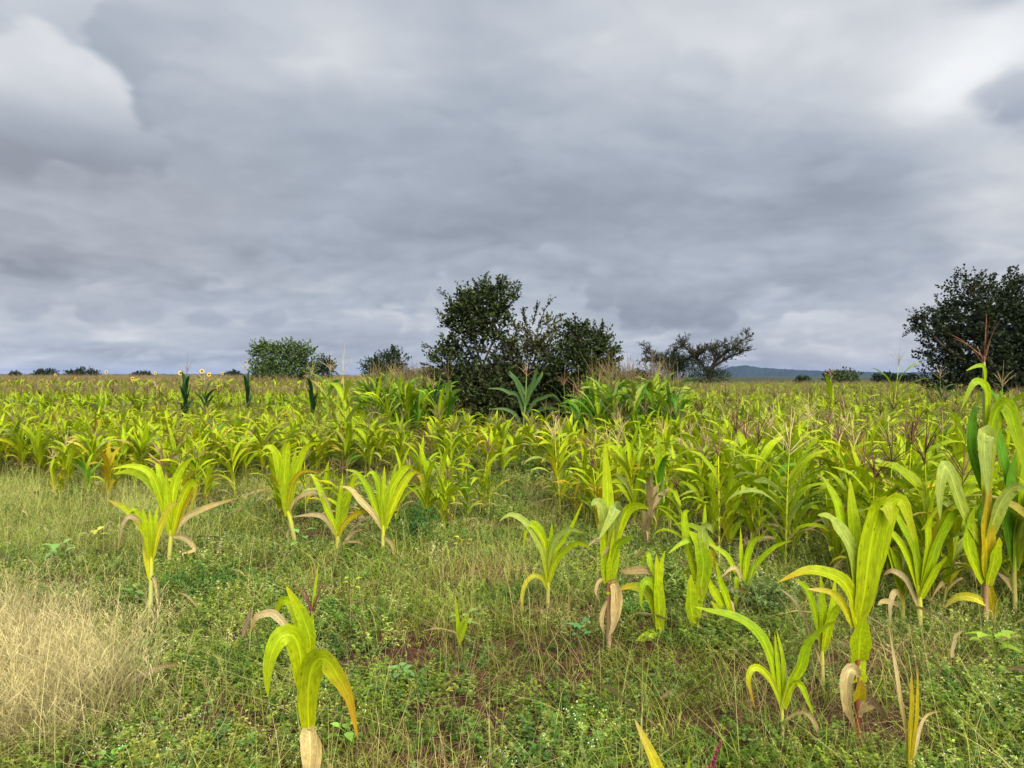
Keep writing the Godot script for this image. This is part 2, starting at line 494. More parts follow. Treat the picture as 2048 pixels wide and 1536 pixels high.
	blade("lime", 18, [1219, 1130, 1236, 1062, 1250, 1022, 1263, 1010, 1280, 1008, 1294, 1014], 0.07)
	blade("silver", 22, [1219, 1110, 1227, 1040, 1229, 1010, 1216, 1030, 1192, 1068], 0.13, 0.0, 0.2)
	blade("fresh", 13, [1219, 1140, 1232, 1090, 1248, 1075, 1262, 1068], 0.07)
	blade("dry", 11, [1222, 1048, 1219, 1075, 1209, 1100, 1197, 1118], 0.02)
	blade("cream", 17, [1217, 1166, 1226, 1162, 1231, 1185, 1228, 1222, 1224, 1248, 1214, 1264], 0.06, 0.1, 0.7, 0.9)
	blade("cream", 11, [1218, 1168, 1232, 1168, 1237, 1195, 1233, 1228, 1222, 1256], 0.05, 0.6, -0.5, 0.7)
	blade("dry", 6, [1214, 1152, 1196, 1160, 1190, 1180, 1198, 1196], 0.06)
	blade("dry", 8, [1214, 1200, 1204, 1222, 1202, 1245, 1208, 1262], 0.05)

	start_hero("short lime maize with insect-eaten leaves and one orange-tipped leaf reaching left", 1320, 1278)
	stem([1320, 1278, 1319, 1240, 1318, 1190], 5, 4, LIMEC, LIMEC)
	blade("limetip", 20, [1318, 1264, 1308, 1212, 1299, 1190, 1284, 1180, 1262, 1178, 1236, 1189], 0.09)
	blade("fresh", 14, [1317, 1258, 1314, 1192, 1301, 1163, 1286, 1160, 1279, 1182, 1279, 1212], 0.06)
	blade("lime", 21, [1319, 1266, 1316, 1188, 1310, 1106], 0.03)
	blade("lime", 12, [1320, 1262, 1325, 1220, 1333, 1246], 0.05)
	blade("lime", 10, [1319, 1190, 1322, 1135, 1331, 1102], 0.03)
	blade("fresh", 10, [1317, 1170, 1302, 1132, 1296, 1110, 1284, 1144], 0.06)
	blade("dry", 14, [1322, 1150, 1290, 1142, 1262, 1148, 1242, 1150], -0.12)
	blade("fresh", 20, [1310, 1262, 1285, 1272, 1255, 1300, 1226, 1334], 0.16, 0.3, 0.3)

	start_hero("leafy lime maize with a folded silver-green top leaf, right of the insect-eaten maize", 1388, 1266)
	stem([1388, 1266, 1390, 1220, 1398, 1100], 5, 3.5, LIMEC, LIMEC)
	blade("lime", 24, [1387, 1252, 1380, 1200, 1378, 1145], 0.03)
	blade("lime", 18, [1389, 1252, 1398, 1195, 1401, 1145], 0.04)
	blade("fresh", 30, [1396, 1200, 1405, 1130, 1394, 1085, 1374, 1058], 0.05)
	blade("silver", 19, [1400, 1160, 1405, 1100, 1402, 1058, 1412, 1048, 1420, 1062], 0.06)
	blade("fresh", 10, [1404, 1150, 1408, 1060, 1412, 1008], -0.03)
	blade("fresh", 10, [1400, 1150, 1386, 1082, 1360, 1082, 1330, 1102], 0.07)
	blade("lime", 15, [1392, 1160, 1376, 1095, 1370, 1032, 1382, 1024], -0.05)
	blade("limetip", 10, [1404, 1182, 1396, 1152, 1382, 1146, 1370, 1156], 0.09)
	blade("dry", 8, [1388, 1240, 1372, 1234, 1358, 1250, 1356, 1275, 1372, 1312], 0.09)
	blade("yellow", 18, [1404, 1190, 1412, 1130, 1424, 1108, 1430, 1140], 0.05)

	start_hero("lime maize toppling to the left against its folded-leaf neighbour", 1464, 1244)
	stem([1464, 1244, 1452, 1215, 1436, 1190], 4.5, 4, LIMEC, LIMEC)
	blade("lime", 17, [1463, 1238, 1440, 1202, 1420, 1172, 1404, 1138], 0.05)
	blade("lime", 13, [1464, 1234, 1450, 1192, 1436, 1156, 1426, 1116], 0.05)
	blade("lime", 14, [1462, 1232, 1437, 1217, 1416, 1196], 0.06)
	blade("cream", 8, [1465, 1236, 1464, 1210, 1456, 1200], 0.05)

	start_hero("open lime maize with a cream leaf bent over its left side, above feathery weeds", 1487, 1218)
	stem([1487, 1218, 1487, 1195, 1488, 1160], 4, 4, STRAWC, LIMEC)
	blade("lime", 10, [1487, 1188, 1470, 1142, 1455, 1112, 1432, 1096, 1412, 1088], 0.06)
	blade("lime", 9, [1487, 1188, 1481, 1120, 1478, 1052], 0.02)
	blade("fresh", 13, [1488, 1188, 1491, 1112, 1505, 1077, 1525, 1068], 0.05)
	blade("fresh", 11, [1489, 1188, 1506, 1132, 1540, 1092, 1578, 1076], 0.06)
	blade("cream", 8, [1487, 1188, 1478, 1152, 1468, 1133, 1454, 1133, 1436, 1147], 0.08)
	blade("lime", 9, [1486, 1172, 1473, 1150, 1468, 1182, 1466, 1218], 0.06)

	start_hero("tiny lime maize seedling alone among the low weeds, middle front", 918, 1292, "maize_seedling")
	stem([918, 1292, 919, 1275, 920, 1255], 3, 2.5, PALE, LIMEC)
	blade("lime", 6.8, [918, 1286, 916, 1240, 911, 1186], 0.03)
	blade("lime", 8.2, [919, 1286, 926, 1262, 940, 1222], 0.04)
	blade("lime", 6.8, [918, 1284, 922, 1250, 933, 1226], -0.03)

	start_hero("yellow-green maize leaf tips poking up at the bottom edge beside the purple seed head", 1352, 1700, "maize_seedling")
	stem([1352, 1700, 1350, 1660, 1348, 1640], 5, 4, LIMEC, LIMEC)
	blade("creamtip", 24, [1350, 1660, 1328, 1570, 1300, 1500, 1262, 1418], 0.06)
	blade("fresh", 12, [1352, 1660, 1366, 1570, 1373, 1496], 0.03)
	blade("fresh", 16, [1352, 1660, 1384, 1600, 1420, 1580], 0.05)

	start_hero("thin bleached maize with narrow yellow and cream leaves, right of the red-stalked plant", 1818, 1560)
	stem([1818, 1560, 1817, 1500, 1815, 1440], 5, 3, Color(0.42, 0.42, 0.10), LIMEC)
	blade("yellow", 13, [1817, 1530, 1815, 1430, 1812, 1335], 0.03)
	blade("cream", 9, [1816, 1500, 1802, 1400, 1795, 1330, 1787, 1258], 0.05)
	blade("cream", 9, [1819, 1540, 1838, 1480, 1862, 1442, 1902, 1438], 0.08)
	blade("yellow", 8, [1819, 1520, 1826, 1420, 1824, 1320], -0.03)

	start_hero("lime maize with broad fanned leaves directly behind the red-stalked plant", 1646, 1372)
	stem([1646, 1372, 1644, 1330, 1643, 1280], 4.5, 4, STRAWC, LIMEC)
	blade("fresh", 14, [1642, 1296, 1625, 1222, 1605, 1172, 1578, 1150], 0.06)
	blade("lime", 15, [1643, 1296, 1640, 1205, 1634, 1146], 0.03)
	blade("lime", 17, [1645, 1296, 1660, 1242, 1676, 1155], 0.04)
	blade("lime", 19, [1645, 1300, 1655, 1230, 1672, 1196], 0.06)
	blade("dry", 7, [1643, 1332, 1625, 1272, 1600, 1212, 1568, 1184], 0.1)

	start_hero("spreading lime maize with fork of arching leaves, between the red-stalked and the tall tasselled plant", 1839, 1256)
	stem([1839, 1256, 1839, 1225, 1838, 1170], 5.5, 5, STRAWC, LIMEC)
	blade("lime", 15, [1838, 1192, 1820, 1122, 1792, 1072, 1763, 1048], 0.05)
	blade("fresh", 16, [1838, 1192, 1829, 1100, 1800, 1040, 1768, 996], 0.04)
	blade("fresh", 20, [1840, 1192, 1860, 1112, 1880, 1052, 1902, 1020, 1918, 1034], 0.07)
	blade("fresh", 15, [1840, 1192, 1870, 1112, 1895, 1042, 1935, 1002, 1964, 1002], -0.06)
	blade("lime", 14, [1840, 1188, 1850, 1102, 1851, 1042, 1872, 1008], 0.04)
	blade("lime", 15, [1840, 1196, 1860, 1142, 1882, 1106], 0.06)
	blade("lime", 14, [1838, 1190, 1835, 1110, 1828, 1030], -0.04)
	blade("dry", 11, [1836, 1216, 1815, 1162, 1792, 1145, 1778, 1156], 0.08)

	start_hero("narrow lime maize with pale foot and dry shreds, left of the forked-leaf maize", 1805, 1246)
	stem([1805, 1246, 1805, 1220, 1804, 1180], 5, 4.5, STRAWC, LIMEC)
	blade("lime", 13, [1804, 1198, 1790, 1132, 1770, 1088], 0.04)
	blade("lime", 13, [1805, 1198, 1812, 1132, 1816, 1076], 0.03)
	blade("lime", 13, [1804, 1198, 1780, 1122, 1760, 1072], -0.04)
	blade("cream", 10, [1804, 1200, 1785, 1180, 1772, 1200, 1768, 1238], 0.07)
	blade("dry", 9, [1804, 1215, 1775, 1200, 1752, 1196, 1738, 1202], 0.1)

	start_hero("tallest right-hand maize with a red-brown tassel standing against the dark tree", 1971, 1262)
	stem([1971, 1262, 1971, 1190, 1970, 1130], 5, 5, STRAWC, Color(0.20, 0.05, 0.03))
	stem([1970, 1140, 1970, 1000, 1969, 860, 1968, 724], 5.5, 2.5, LIMEC, Color(0.35, 0.42, 0.15), "upper_stalk")
	blade("fresh", 30, [1970, 965, 1975, 875, 1986, 818, 2004, 814, 2020, 878, 2028, 935], 0.08)
	blade("green", 22, [1968, 990, 1944, 895, 1955, 830, 1966, 808], -0.08)
	blade("fresh", 15, [1970, 850, 1968, 785, 1951, 764, 1930, 770, 1905, 818], 0.08)
	blade("fresh", 8, [1968, 760, 1962, 735, 1945, 732, 1920, 742], 0.05)
	blade("silver", 32, [1969, 990, 1965, 915, 1962, 872, 1952, 870, 1949, 925, 1950, 986], 0.12, 0.0, 0.1)
	blade("yellow", 30, [1972, 1155, 1968, 1060, 1968, 960], 0.03)
	blade("lime", 24, [1974, 1170, 1984, 1105, 1986, 1070], 0.05)
	blade("fresh", 24, [1964, 1165, 1934, 1100, 1930, 1050, 1940, 1010], 0.04)
	blade("silver", 28, [1974, 1080, 1990, 1010, 2010, 972, 2026, 974], 0.10)
	blade("green", 20, [1972, 1100, 1966, 1040, 1985, 1014, 2025, 1004], 0.16, 0.2, 1.1)
	blade("silver", 24, [1962, 1090, 1920, 1020, 1892, 945, 1876, 932, 1863, 975, 1860, 1034], 0.10)
	blade("limetip", 17, [1965, 1115, 1945, 1042, 1918, 1026, 1892, 1060, 1868, 1136], 0.14)
	blade("creamtip", 15, [1970, 1208, 1950, 1197, 1925, 1200, 1904, 1224], 0.10)
	blade("yellow", 19, [1974, 1168, 1986, 1200, 1996, 1232, 2004, 1264], 0.09)
	spike(1968, 728, 100, 7, Color(0.22, 0.11, 0.065), 1.0, 1.8)

	start_hero("broad green maize at the right edge behind the tallest tasselled plant", 2030, 1230)
	stem([2030, 1230, 2028, 1150, 2026, 1000], 5, 4, STRAWC, LIMEC)
	blade("green", 26, [2028, 1140, 2010, 1040, 2014, 960, 2024, 900], 0.03)
	blade("fresh", 24, [2028, 1140, 2035, 1030, 2040, 900], 0.03)
	blade("silver", 26, [2027, 1120, 2050, 1010, 2070, 985, 2095, 1010], 0.08)
	blade("green", 20, [2027, 1060, 2012, 940, 1995, 850, 1984, 835], -0.05)
	blade("fresh", 18, [2027, 1060, 2040, 920, 2062, 850, 2090, 860], 0.05)
	blade("dry", 10, [2030, 1190, 2015, 1160, 2005, 1150], 0.07)

	start_hero("dark blue-green tasselled maize with wavy side leaves, standing before the black bush", 1048, 903)
	stem([1048, 903, 1047, 850, 1051, 800, 1053, 750], 2.6, 1.0, Color(0.12, 0.24, 0.05), Color(0.16, 0.22, 0.08))
	blade("bluegreen", 6.4, [1046, 862, 1033, 832, 1010, 818, 980, 818], 0.1)
	blade("bluegreen", 7.2, [1047, 832, 1036, 792, 1018, 785, 1000, 778, 974, 777], 0.1)
	blade("bluegreen", 8.0, [1050, 810, 1041, 782, 1030, 760, 1016, 748], 0.1)
	blade("bluegreen", 6.4, [1052, 790, 1040, 770, 1025, 750, 1018, 742], -0.1)
	blade("bluegreen", 6.4, [1052, 812, 1064, 772, 1072, 742, 1074, 734], 0.1)
	blade("bluegreen", 7.2, [1052, 802, 1068, 772, 1082, 752, 1085, 744], -0.1)
	blade("bluegreen", 6.4, [1050, 842, 1066, 806, 1086, 795, 1106, 790, 1122, 806], 0.1)
	blade("bluegreen", 7.2, [1050, 854, 1076, 822, 1102, 815, 1128, 826], 0.1)
	blade("bluegreen", 5.6, [1052, 796, 1060, 772, 1068, 764], 0.05)
	spike(1053, 754, 36, 7, Color(0.36, 0.24, 0.12), 1.0, 0.8)

# ------------------------------------------------------------------ plants a builder grows by itself, standing out of the crop
func lone_maize(label: String, px: float, py: float, tip: float, kind: String, count: int, tassel_color: Color, branches := -1) -> void:
	var at := ground_at(px, py)
	var h := (py - tip) / FOCAL * -at.z
	var o := thing("maize_plant", label, "maize plant", at, "maize plants of the field")
	taken.append(Vector2(at.x, at.z))
	var p := maize_parts(h * 0.92, count, kind, true, tassel_color, 1, 4, 10, 0.005)
	maize_thing(o, p)

func standing_maize() -> void:
	lone_maize("tall bright green maize with a wide tan tassel right of the round tree", 695, 958, 700, "fresh", 11, TAN)
	lone_maize("dark green maize with a leaning tassel among the sunflowers, far left", 370, 905, 706, "dark", 10, Color(0.20, 0.17, 0.12))
	lone_maize("dark green maize in front of the left edge of the round tree", 497, 878, 712, "dark", 9, TAN)
	lone_maize("dark green maize in front of the right half of the round tree", 624, 900, 714, "dark", 10, TAN)
	lone_maize("slim dark green maize between the dark-leaved sunflowers and the round tree", 412, 885, 738, "dark", 9, TAN)
	lone_maize("green maize with broad upright top leaf right beside the round tree", 654, 900, 704, "green", 9, TAN)
	lone_maize("tall maize whose pale forked tassel stands against the sky, left of the big dark tree", 1785, 910, 684, "fresh", 9, Color(0.36, 0.33, 0.20))
	lone_maize("tall green maize with pink tassel in front of the small far bush on the right", 1664, 905, 718, "fresh", 10, Color(0.45, 0.28, 0.18))
	lone_maize("bright green maize with tan tassel at the left foot of the first acacia", 1312, 912, 708, "fresh", 11, TAN)
	lone_maize("green maize with brown tassel at the right end of the dark bush", 1206, 905, 738, "green", 10, Color(0.30, 0.16, 0.10))
	lone_maize("green maize with reddish tassel before the right part of the dark bush", 1163, 930, 762, "green", 10, Color(0.28, 0.12, 0.09))
	lone_maize("green maize with spread brown tassel just right of the blue-green maize", 1133, 912, 735, "bluegreen", 9, Color(0.34, 0.18, 0.11))
	lone_maize("dark green broad maize touching the left foot of the dark bush", 868, 905, 742, "dark", 10, TAN)
	lone_maize("green maize with tan tassel before the dark tree left of the bush", 790, 900, 718, "green", 10, TAN)
	lone_maize("green maize in front of the big dark tree, its tassel pale and narrow", 1886, 880, 724, "bluegreen", 9, TAN)
	lone_maize("green maize with a bushy tan tassel right of the tallest tasselled plant", 2008, 960, 726, "green", 10, TAN)
	lone_maize("yellow-green maize with big splayed purple tassel at mid-field right", 1690, 960, 806, "lime", 9, PURPLE)
	lone_maize("yellow-green maize with splayed purple-brown tassel below the sunflowers", 334, 930, 792, "lime", 9, PURPLE)
	lone_maize("yellow-green maize with dark thin tassel left of the corn gap", 556, 950, 815, "lime", 9, Color(0.08, 0.05, 0.04))
	lone_maize("yellow-green maize with brown tassel at the left side of the weedy gap", 902, 968, 838, "fresh", 9, PURPLE)
	lone_maize("yellow-green maize with pale drooping tassel at mid-field below the far hill", 1760, 1075, 905, "lime", 9, Color(0.42, 0.30, 0.22))

# ------------------------------------------------------------------ the field
func edge_near(px: float) -> float:
	var xs := [-400, 0, 200, 420, 560, 700, 830, 960, 1080, 1150, 1300, 1450, 1600, 1750, 1900, 2048, 2500]
	var ds := [8.4, 8.3, 8.1, 7.7, 7.5, 7.5, 8.0, 8.4, 7.8, 6.6, 6.0, 5.6, 5.2, 4.9, 4.7, 4.6, 4.6]
	for i in xs.size() - 1:
		if px < xs[i + 1]:
			return lerpf(ds[i], ds[i + 1], clampf((px - xs[i]) / (xs[i + 1] - xs[i]), 0.0, 1.0))
	return 5.2

func field() -> void:
	var near := []
	var far := []
	var z := 4.6
	while z < 118.0:
		var step := 0.35 if z < 30.0 else 0.55
		var half := z * 0.80 + 2.0
		var x := -half
		while x < half:
			var p := Vector2(x + rnd(-0.2, 0.2), -z + rnd(-0.32, 0.32))
			x += step * rnd(0.55, 0.95)
			var d := -p.y
			var px := 1024.0 + p.x / d * FOCAL
			var e := edge_near(px)
			if d < e + rnd(-0.4, 0.9) + 2.2 * patches.get_noise_2d(p.x * 5.0, 40.0):
				continue
			var right := px > 1240.0
			if d > (64.0 if right else 112.0):
				continue
			var pb := patches.get_noise_2d(p.x * 2.0, p.y * 2.0)
			if d < e + (4.6 if px < 1150.0 else 3.2) and (pb > 0.30 or rng.randf() < (0.22 if px < 1150.0 else 0.12) * (1.0 - (d - e) / 4.6)):
				continue
			if px > 790 and px < 1160 and d > 10.4 and d < 16.0 and rng.randf() < 0.66 - 0.25 * absf(px - 970) / 180.0:
				continue
			var bx := (p.x + 0.15) / 2.6
			var bz := (p.y + 18.2) / 2.2
			if bx * bx + bz * bz < 1.0:
				continue
			var tx := (p.x - 19.5) / 5.0
			var tz := (p.y + 31.0) / 4.0
			if tx * tx + tz * tz < 1.0:
				continue
			var free := true
			for q in taken:
				if q.distance_squared_to(p) < 0.06:
					free = false
					break
			if not free:
				continue
			var seen: bool = px > 0.0 and px < 2048.0
			if seen and near.size() < 272:
				near.append(p)
			else:
				far.append(p)
		z += step
	field_single(near)
	field_mass(far)

# kind of plant, its height and whether it flowers, from where it stands
func plant_of(p: Vector2) -> Array:
	var d := -p.y
	var px := 1024.0 + p.x / d * FOCAL
	var g := patches.get_noise_2d(p.x * 0.9 + 50.0, p.y * 0.9)
	var q := rng.randf()
	var kind := "lime" if g < 0.18 else "fresh"
	if q < 0.03:
		kind = "yellow"
	elif q < 0.07:
		kind = "green"
	elif q < 0.09:
		kind = "dry"
	var h := rnd(0.58, 1.02)
	var flower := rng.randf() < 0.34
	if px > 1240.0:
		if kind == "lime" and rng.randf() < 0.4:
			kind = "fresh"
		h = rnd(0.70, 1.18)
		flower = rng.randf() < 0.40
		if d > 20.0:
			h = rnd(0.90, 1.20)
			flower = rng.randf() < 0.38
			kind = "fresh" if rng.randf() < 0.55 else "lime"
	if (px > 730 and px < 900 and d > 15.0 and d < 26.0) or (px > 1140 and px < 1360 and d > 13.0 and d < 22.0):
		h = rnd(1.2, 1.8)
		kind = "green" if rng.randf() < 0.75 else "fresh"
		flower = rng.randf() < 0.5
	if px <= 730.0 and d > 20.0:
		h = rnd(0.95, 1.25)
		kind = "olive" if rng.randf() < clampf((d - 16.0) / 22.0, 0.15, 0.9) else "fresh"
		flower = rng.randf() < clampf(d / 80.0, 0.25, 0.5)
		if d > 34.0:
			h = rnd(1.2, 1.58)
	elif px <= 1240.0 and d > 24.0:
		h = rnd(1.0, 1.45)
		flower = rng.randf() < 0.5
	return [kind, h, flower]

const COUNT_WORDS := ["first", "second", "third", "fourth", "fifth", "sixth", "seventh", "eighth", "ninth", "tenth", "eleventh", "twelfth", "thirteenth", "fourteenth", "fifteenth", "sixteenth", "seventeenth", "eighteenth", "nineteenth", "twentieth"]

func field_single(spots: Array) -> void:
	var models := {}
	for kind in ["lime", "fresh", "green", "olive", "yellow", "dry"]:
		for flower in [false, true]:
			var list := []
			for i in (11 if kind == "lime" else 6):
				var o := Node3D.new()
				maize_thing(o, maize_parts(1.0, rng.randi_range(9, 12), kind, flower, [PURPLE, TAN, Color(0.20, 0.12, 0.075)][i % 3], 1 + i % 3, 2, 9, 0.0062, 0.10))
				list.append(o)
			models[kind + str(flower)] = list
	var groups := {}
	for p: Vector2 in spots:
		var w := plant_of(p)
		var list: Array = models[w[0] + str(w[2])]
		var o: Node3D = list[rng.randi() % list.size()].duplicate()
		o.name = numbered("maize_plant")
		add_child(o, true)
		o.position = Vector3(p.x, height(p.x, p.y), p.y)
		var s: float = w[1]
		o.basis = Basis(Vector3(rnd(-1, 1), 0, rnd(-1, 1)).normalized(), rnd(0.0, 0.16)) * Basis(Vector3.UP, rng.randf() * TAU).scaled(Vector3(lerpf(s, 0.9, 0.3), s, lerpf(s, 0.9, 0.3)))
		o.set_meta("category", "maize plant")
		o.set_meta("group", "maize plants of the field")
		var px := 1024.0 + p.x / -p.y * FOCAL
		var mark := "under the far left bushes"
		for m in [[480, "below the round green tree"], [690, "left of the weedy gap"], [800, "in the weedy gap"], [1010, "before the dark bush"], [1250, "below the bare acacias"], [1530, "below the far hill"], [1790, "below the big dark tree"]]:
			if px > m[0]:
				mark = m[1]
		var row := "front row" if -p.y < edge_near(px) + 1.2 else ("second row" if -p.y < edge_near(px) + 2.2 else "inner")
		var tall := "knee-high" if s < 0.8 else ("thigh-high" if s < 0.95 else "waist-high")
		var hue: String = {"lime": "yellow-green", "fresh": "fresh green", "green": "deep green", "olive": "olive", "yellow": "yellow", "dry": "dried-out straw"}[w[0]]
		var key := "%s %s %s maize %s %s" % [row, tall, hue, "with tassel" if w[2] else "without tassel", mark]
		if not groups.has(key):
			groups[key] = []
		groups[key].append([px, o])
	for key in groups:
		var g: Array = groups[key]
		g.sort_custom(func(a, b): return a[0] < b[0])
		for i in g.size():
			g[i][1].set_meta("label", key if g.size() == 1 else ("leftmost " + key if i == 0 else ("rightmost " + key if i == g.size() - 1 else "%s from left, %s" % [COUNT_WORDS[mini(i, 19)], key])))
	for k in models:
		for o in models[k]:
			o.free()

func field_mass(spots: Array) -> void:
	var models := {}
	var root := Node3D.new()
	root.name = "maize_crop"
	root.set_meta("kind", "stuff")
	root.set_meta("label", "mass of yellow-green maize reaching back to the trees")
	add_child(root, true)
	var put := {}
	for p: Vector2 in spots:
		var w := plant_of(p)
		var lod := 0 if -p.y < 26.0 else 1
		var key := "%s%s%d%d" % [w[0], str(w[2]), lod, rng.randi() % 4]
		if not put.has(key):
			put[key] = [[], PackedColorArray()]
			var parts := maize_parts(1.0, 11 if lod == 0 else 9, w[0], w[2], [TAN, PURPLE if lod == 0 else TAN, TAN, Color(0.42, 0.31, 0.16)][rng.randi() % 4], 1, 2, 7 if lod == 0 else 5, 0.0045 if lod == 0 else 0.006, 0.3)
			var mb := MB.new()
			merge(mb, parts.stalk)
			for l in parts.leaf:
				merge(mb, l)
			if parts.tassel:
				merge(mb, parts.tassel)
			models[key] = mb.mesh(mat.leaf)
		var s: float = w[1]
		put[key][0].append(Transform3D(Basis(Vector3.UP, rng.randf() * TAU).scaled(Vector3(lerpf(s, 1.0, 0.4), s, lerpf(s, 1.0, 0.4))), Vector3(p.x, height(p.x, p.y), p.y)))
		var b := rnd(0.7, 1.2)
		put[key][1].append(Color(b, b * rnd(0.95, 1.05), b))
	for key in put:
		scatter("maize_mass", "", models[key], put[key][0], put[key][1], root)

# ------------------------------------------------------------------ ground cover
func blades_mesh(count: int, radius: float, h0: float, h1: float, lean: float, wide: float, c0: Color, c1: Color, heads := 0.0) -> ArrayMesh:
	var mb := MB.new()
	for i in count:
		var az := rng.randf() * TAU
		var r := radius * sqrt(rng.randf())
		var p := Vector3(cos(az) * r, -0.01, sin(az) * r)
		var dir := rng.randf() * TAU
		var e := PI / 2 - rnd(0.05, lean)
		var length := rnd(h0, h1)
		var bend := rnd(0.1, 1.5)
		var curl := rnd(-0.5, 0.5)
		var s := Vector3(-sin(dir), 0, cos(dir)) * wide * 0.5 * rnd(0.7, 1.3)
		if rng.randf() < 0.5:
			s = s.rotated(Vector3.UP, rnd(0.5, 1.6))
		var g := rnd(0.7, 1.3)
		var first := mb.v.size()
		var up := Vector3(0, 0.8, 0) + Vector3(cos(dir), 0, sin(dir)) * rnd(-0.6, 0.6)
		up = up.normalized()
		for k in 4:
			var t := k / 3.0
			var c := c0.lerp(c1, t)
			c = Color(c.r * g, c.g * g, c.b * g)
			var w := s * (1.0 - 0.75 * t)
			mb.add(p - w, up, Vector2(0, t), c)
			mb.add(p + w, up, Vector2(1, t), c)
			var ee := e - bend * t
			dir += curl
			p += Vector3(cos(dir) * cos(ee), sin(ee), sin(dir) * cos(ee)) * length / 3.0
		for k in 3:
			var q := first + k * 2
			mb.quad(q, q + 2, q + 3, q + 1)
			mb.flat(q, q + 2, q + 1)
			mb.n[q + 3] = mb.n[q]
		if rng.randf() < heads:      # a thin branching seed head
			var tip := (mb.v[mb.v.size() - 1] + mb.v[mb.v.size() - 2]) * 0.5
			for b in 7:
				var dd := Vector3(rnd(-1, 1), rnd(0.1, 1), rnd(-1, 1)).normalized() * rnd(0.03, 0.09)
				var o := tip - Vector3(0, 0.1, 0) * rng.randf()
				var a := mb.add(o, up, Vector2(0, 0), c1)
				var b2 := mb.add(o + dd + s * 0.6, up, Vector2(1, 0), c1)
				var b3 := mb.add(o + dd - s * 0.6, up, Vector2(1, 1), c1)
				mb.tri(a, b2, b3)
				mb.flat(a, b2, b3)
	return mb.mesh(mat.grass)

func feather_mesh(stems: int, radius: float, h: float, c: Color, flowers: float, leaf_size: float) -> ArrayMesh:
	var mb := MB.new()
	for i in stems:
		var az := rng.randf() * TAU
		var r := radius * sqrt(rng.randf())
		var p := Vector3(cos(az) * r, 0.0, sin(az) * r)
		var out := (Vector3(cos(az), 0, sin(az)) * rnd(0.1, 0.9) + Vector3(0, rnd(0.5, 1.2), 0)).normalized()
		var length := h * rnd(0.5, 1.0)
		var g := rnd(0.7, 1.3)
		var cc := Color(c.r * g, c.g * g, c.b * g)
		var steps := 8
		for k in steps:
			var t := (k + 0.6) / steps
			var at := p + out * length * t + Vector3(0, -0.25 * length * t * t, 0)
			for b in 3:
				var d := Vector3(rnd(-1, 1), rnd(-0.25, 0.45), rnd(-1, 1)).normalized()
				var l := leaf_size * rnd(0.6, 1.3)
				var s := d.cross(Vector3(rnd(-0.4, 0.4), 1, rnd(-0.4, 0.4))).normalized()
				var nn := s.cross(d).normalized()
				if nn.y < 0:
					nn = -nn
				# a cut leaf: three narrow lobes each side of the rib
				var tip := at + d * l
				var b0 := mb.add(at, nn, Vector2(0.5, 0), cc)
				var b1 := mb.add(at + d * l * 0.45 + s * l * 0.26, nn, Vector2(1, 0.4), cc)
				var b2 := mb.add(at + d * l * 0.5 + s * l * 0.06, nn, Vector2(0.5, 0.5), cc)
				var b3 := mb.add(tip, nn, Vector2(0.5, 1), Color(cc.r * 1.2, cc.g * 1.15, cc.b * 1.1))
				var b4 := mb.add(at + d * l * 0.5 - s * l * 0.06, nn, Vector2(0.5, 0.5), cc)
				var b5 := mb.add(at + d * l * 0.45 - s * l * 0.26, nn, Vector2(0, 0.4), cc)
				mb.tri(b0, b1, b2)
				mb.tri(b0, b2, b3)
				mb.tri(b0, b3, b4)
				mb.tri(b0, b4, b5)
		var tipp := p + out * length + Vector3(0, -0.25 * length, 0)
		var a := mb.add(p + Vector3(0.0015, 0, 0), Vector3.UP, Vector2.ZERO, cc)
		var e := mb.add(p - Vector3(0.0015, 0, 0), Vector3.UP, Vector2.ZERO, cc)
		var f := mb.add(tipp, Vector3.UP, Vector2.ONE, cc)
		mb.tri(a, e, f)
		if rng.randf() < flowers:
			for b in 5:
				var o := tipp + Vector3(rnd(-0.03, 0.03), rnd(-0.01, 0.04), rnd(-0.03, 0.03))
				var w := Color(0.62, 0.62, 0.50)
				var q := 0.0024
				var i0 := mb.add(o + Vector3(-q, 0, 0), Vector3.UP, Vector2.ZERO, w)
				var i1 := mb.add(o + Vector3(0, q, q), Vector3.UP, Vector2.ZERO, w)
				var i2 := mb.add(o + Vector3(q, 0, 0), Vector3.UP, Vector2.ZERO, w)
				var i3 := mb.add(o + Vector3(0, -q, -q), Vector3.UP, Vector2.ZERO, w)
				mb.quad(i0, i1, i2, i3)
	return mb.mesh(mat.grass)

func leafy_mesh(stems: int, radius: float, h: float, c: Color, leaf_size: float) -> ArrayMesh:
	var mb := MB.new()
	for i in stems:
		var az := rng.randf() * TAU
		var r := radius * sqrt(rng.randf())
		var p := Vector3(cos(az) * r, 0.0, sin(az) * r)
		var top := p + Vector3(cos(az) * rnd(0.0, 0.05), h * rnd(0.3, 1.0), sin(az) * rnd(0.0, 0.05))
		var g := rnd(0.65, 1.35)
		var a := mb.add(p + Vector3(0.002, 0, 0), Vector3.UP, Vector2.ZERO, c)
		var e := mb.add(p - Vector3(0.002, 0, 0), Vector3.UP, Vector2.ZERO, c)
		var f := mb.add(top, Vector3.UP, Vector2.ONE, c)
		mb.tri(a, e, f)
		mb.flat(a, e, f)
		for k in 9:
			var at := p.lerp(top, rnd(0.3, 1.0))
			var t := rng.randf() * TAU
			var l := leaf_size * rnd(0.6, 1.3)
			var gg := g * rnd(0.85, 1.2)
			broad_leaf(mb, at, Vector3(cos(t), rnd(-0.1, 0.7), sin(t)).normalized(), l, l * rnd(0.45, 0.7), Color(c.r * gg, c.g * gg, c.b * gg), 3)
	return mb.mesh(mat.grass)

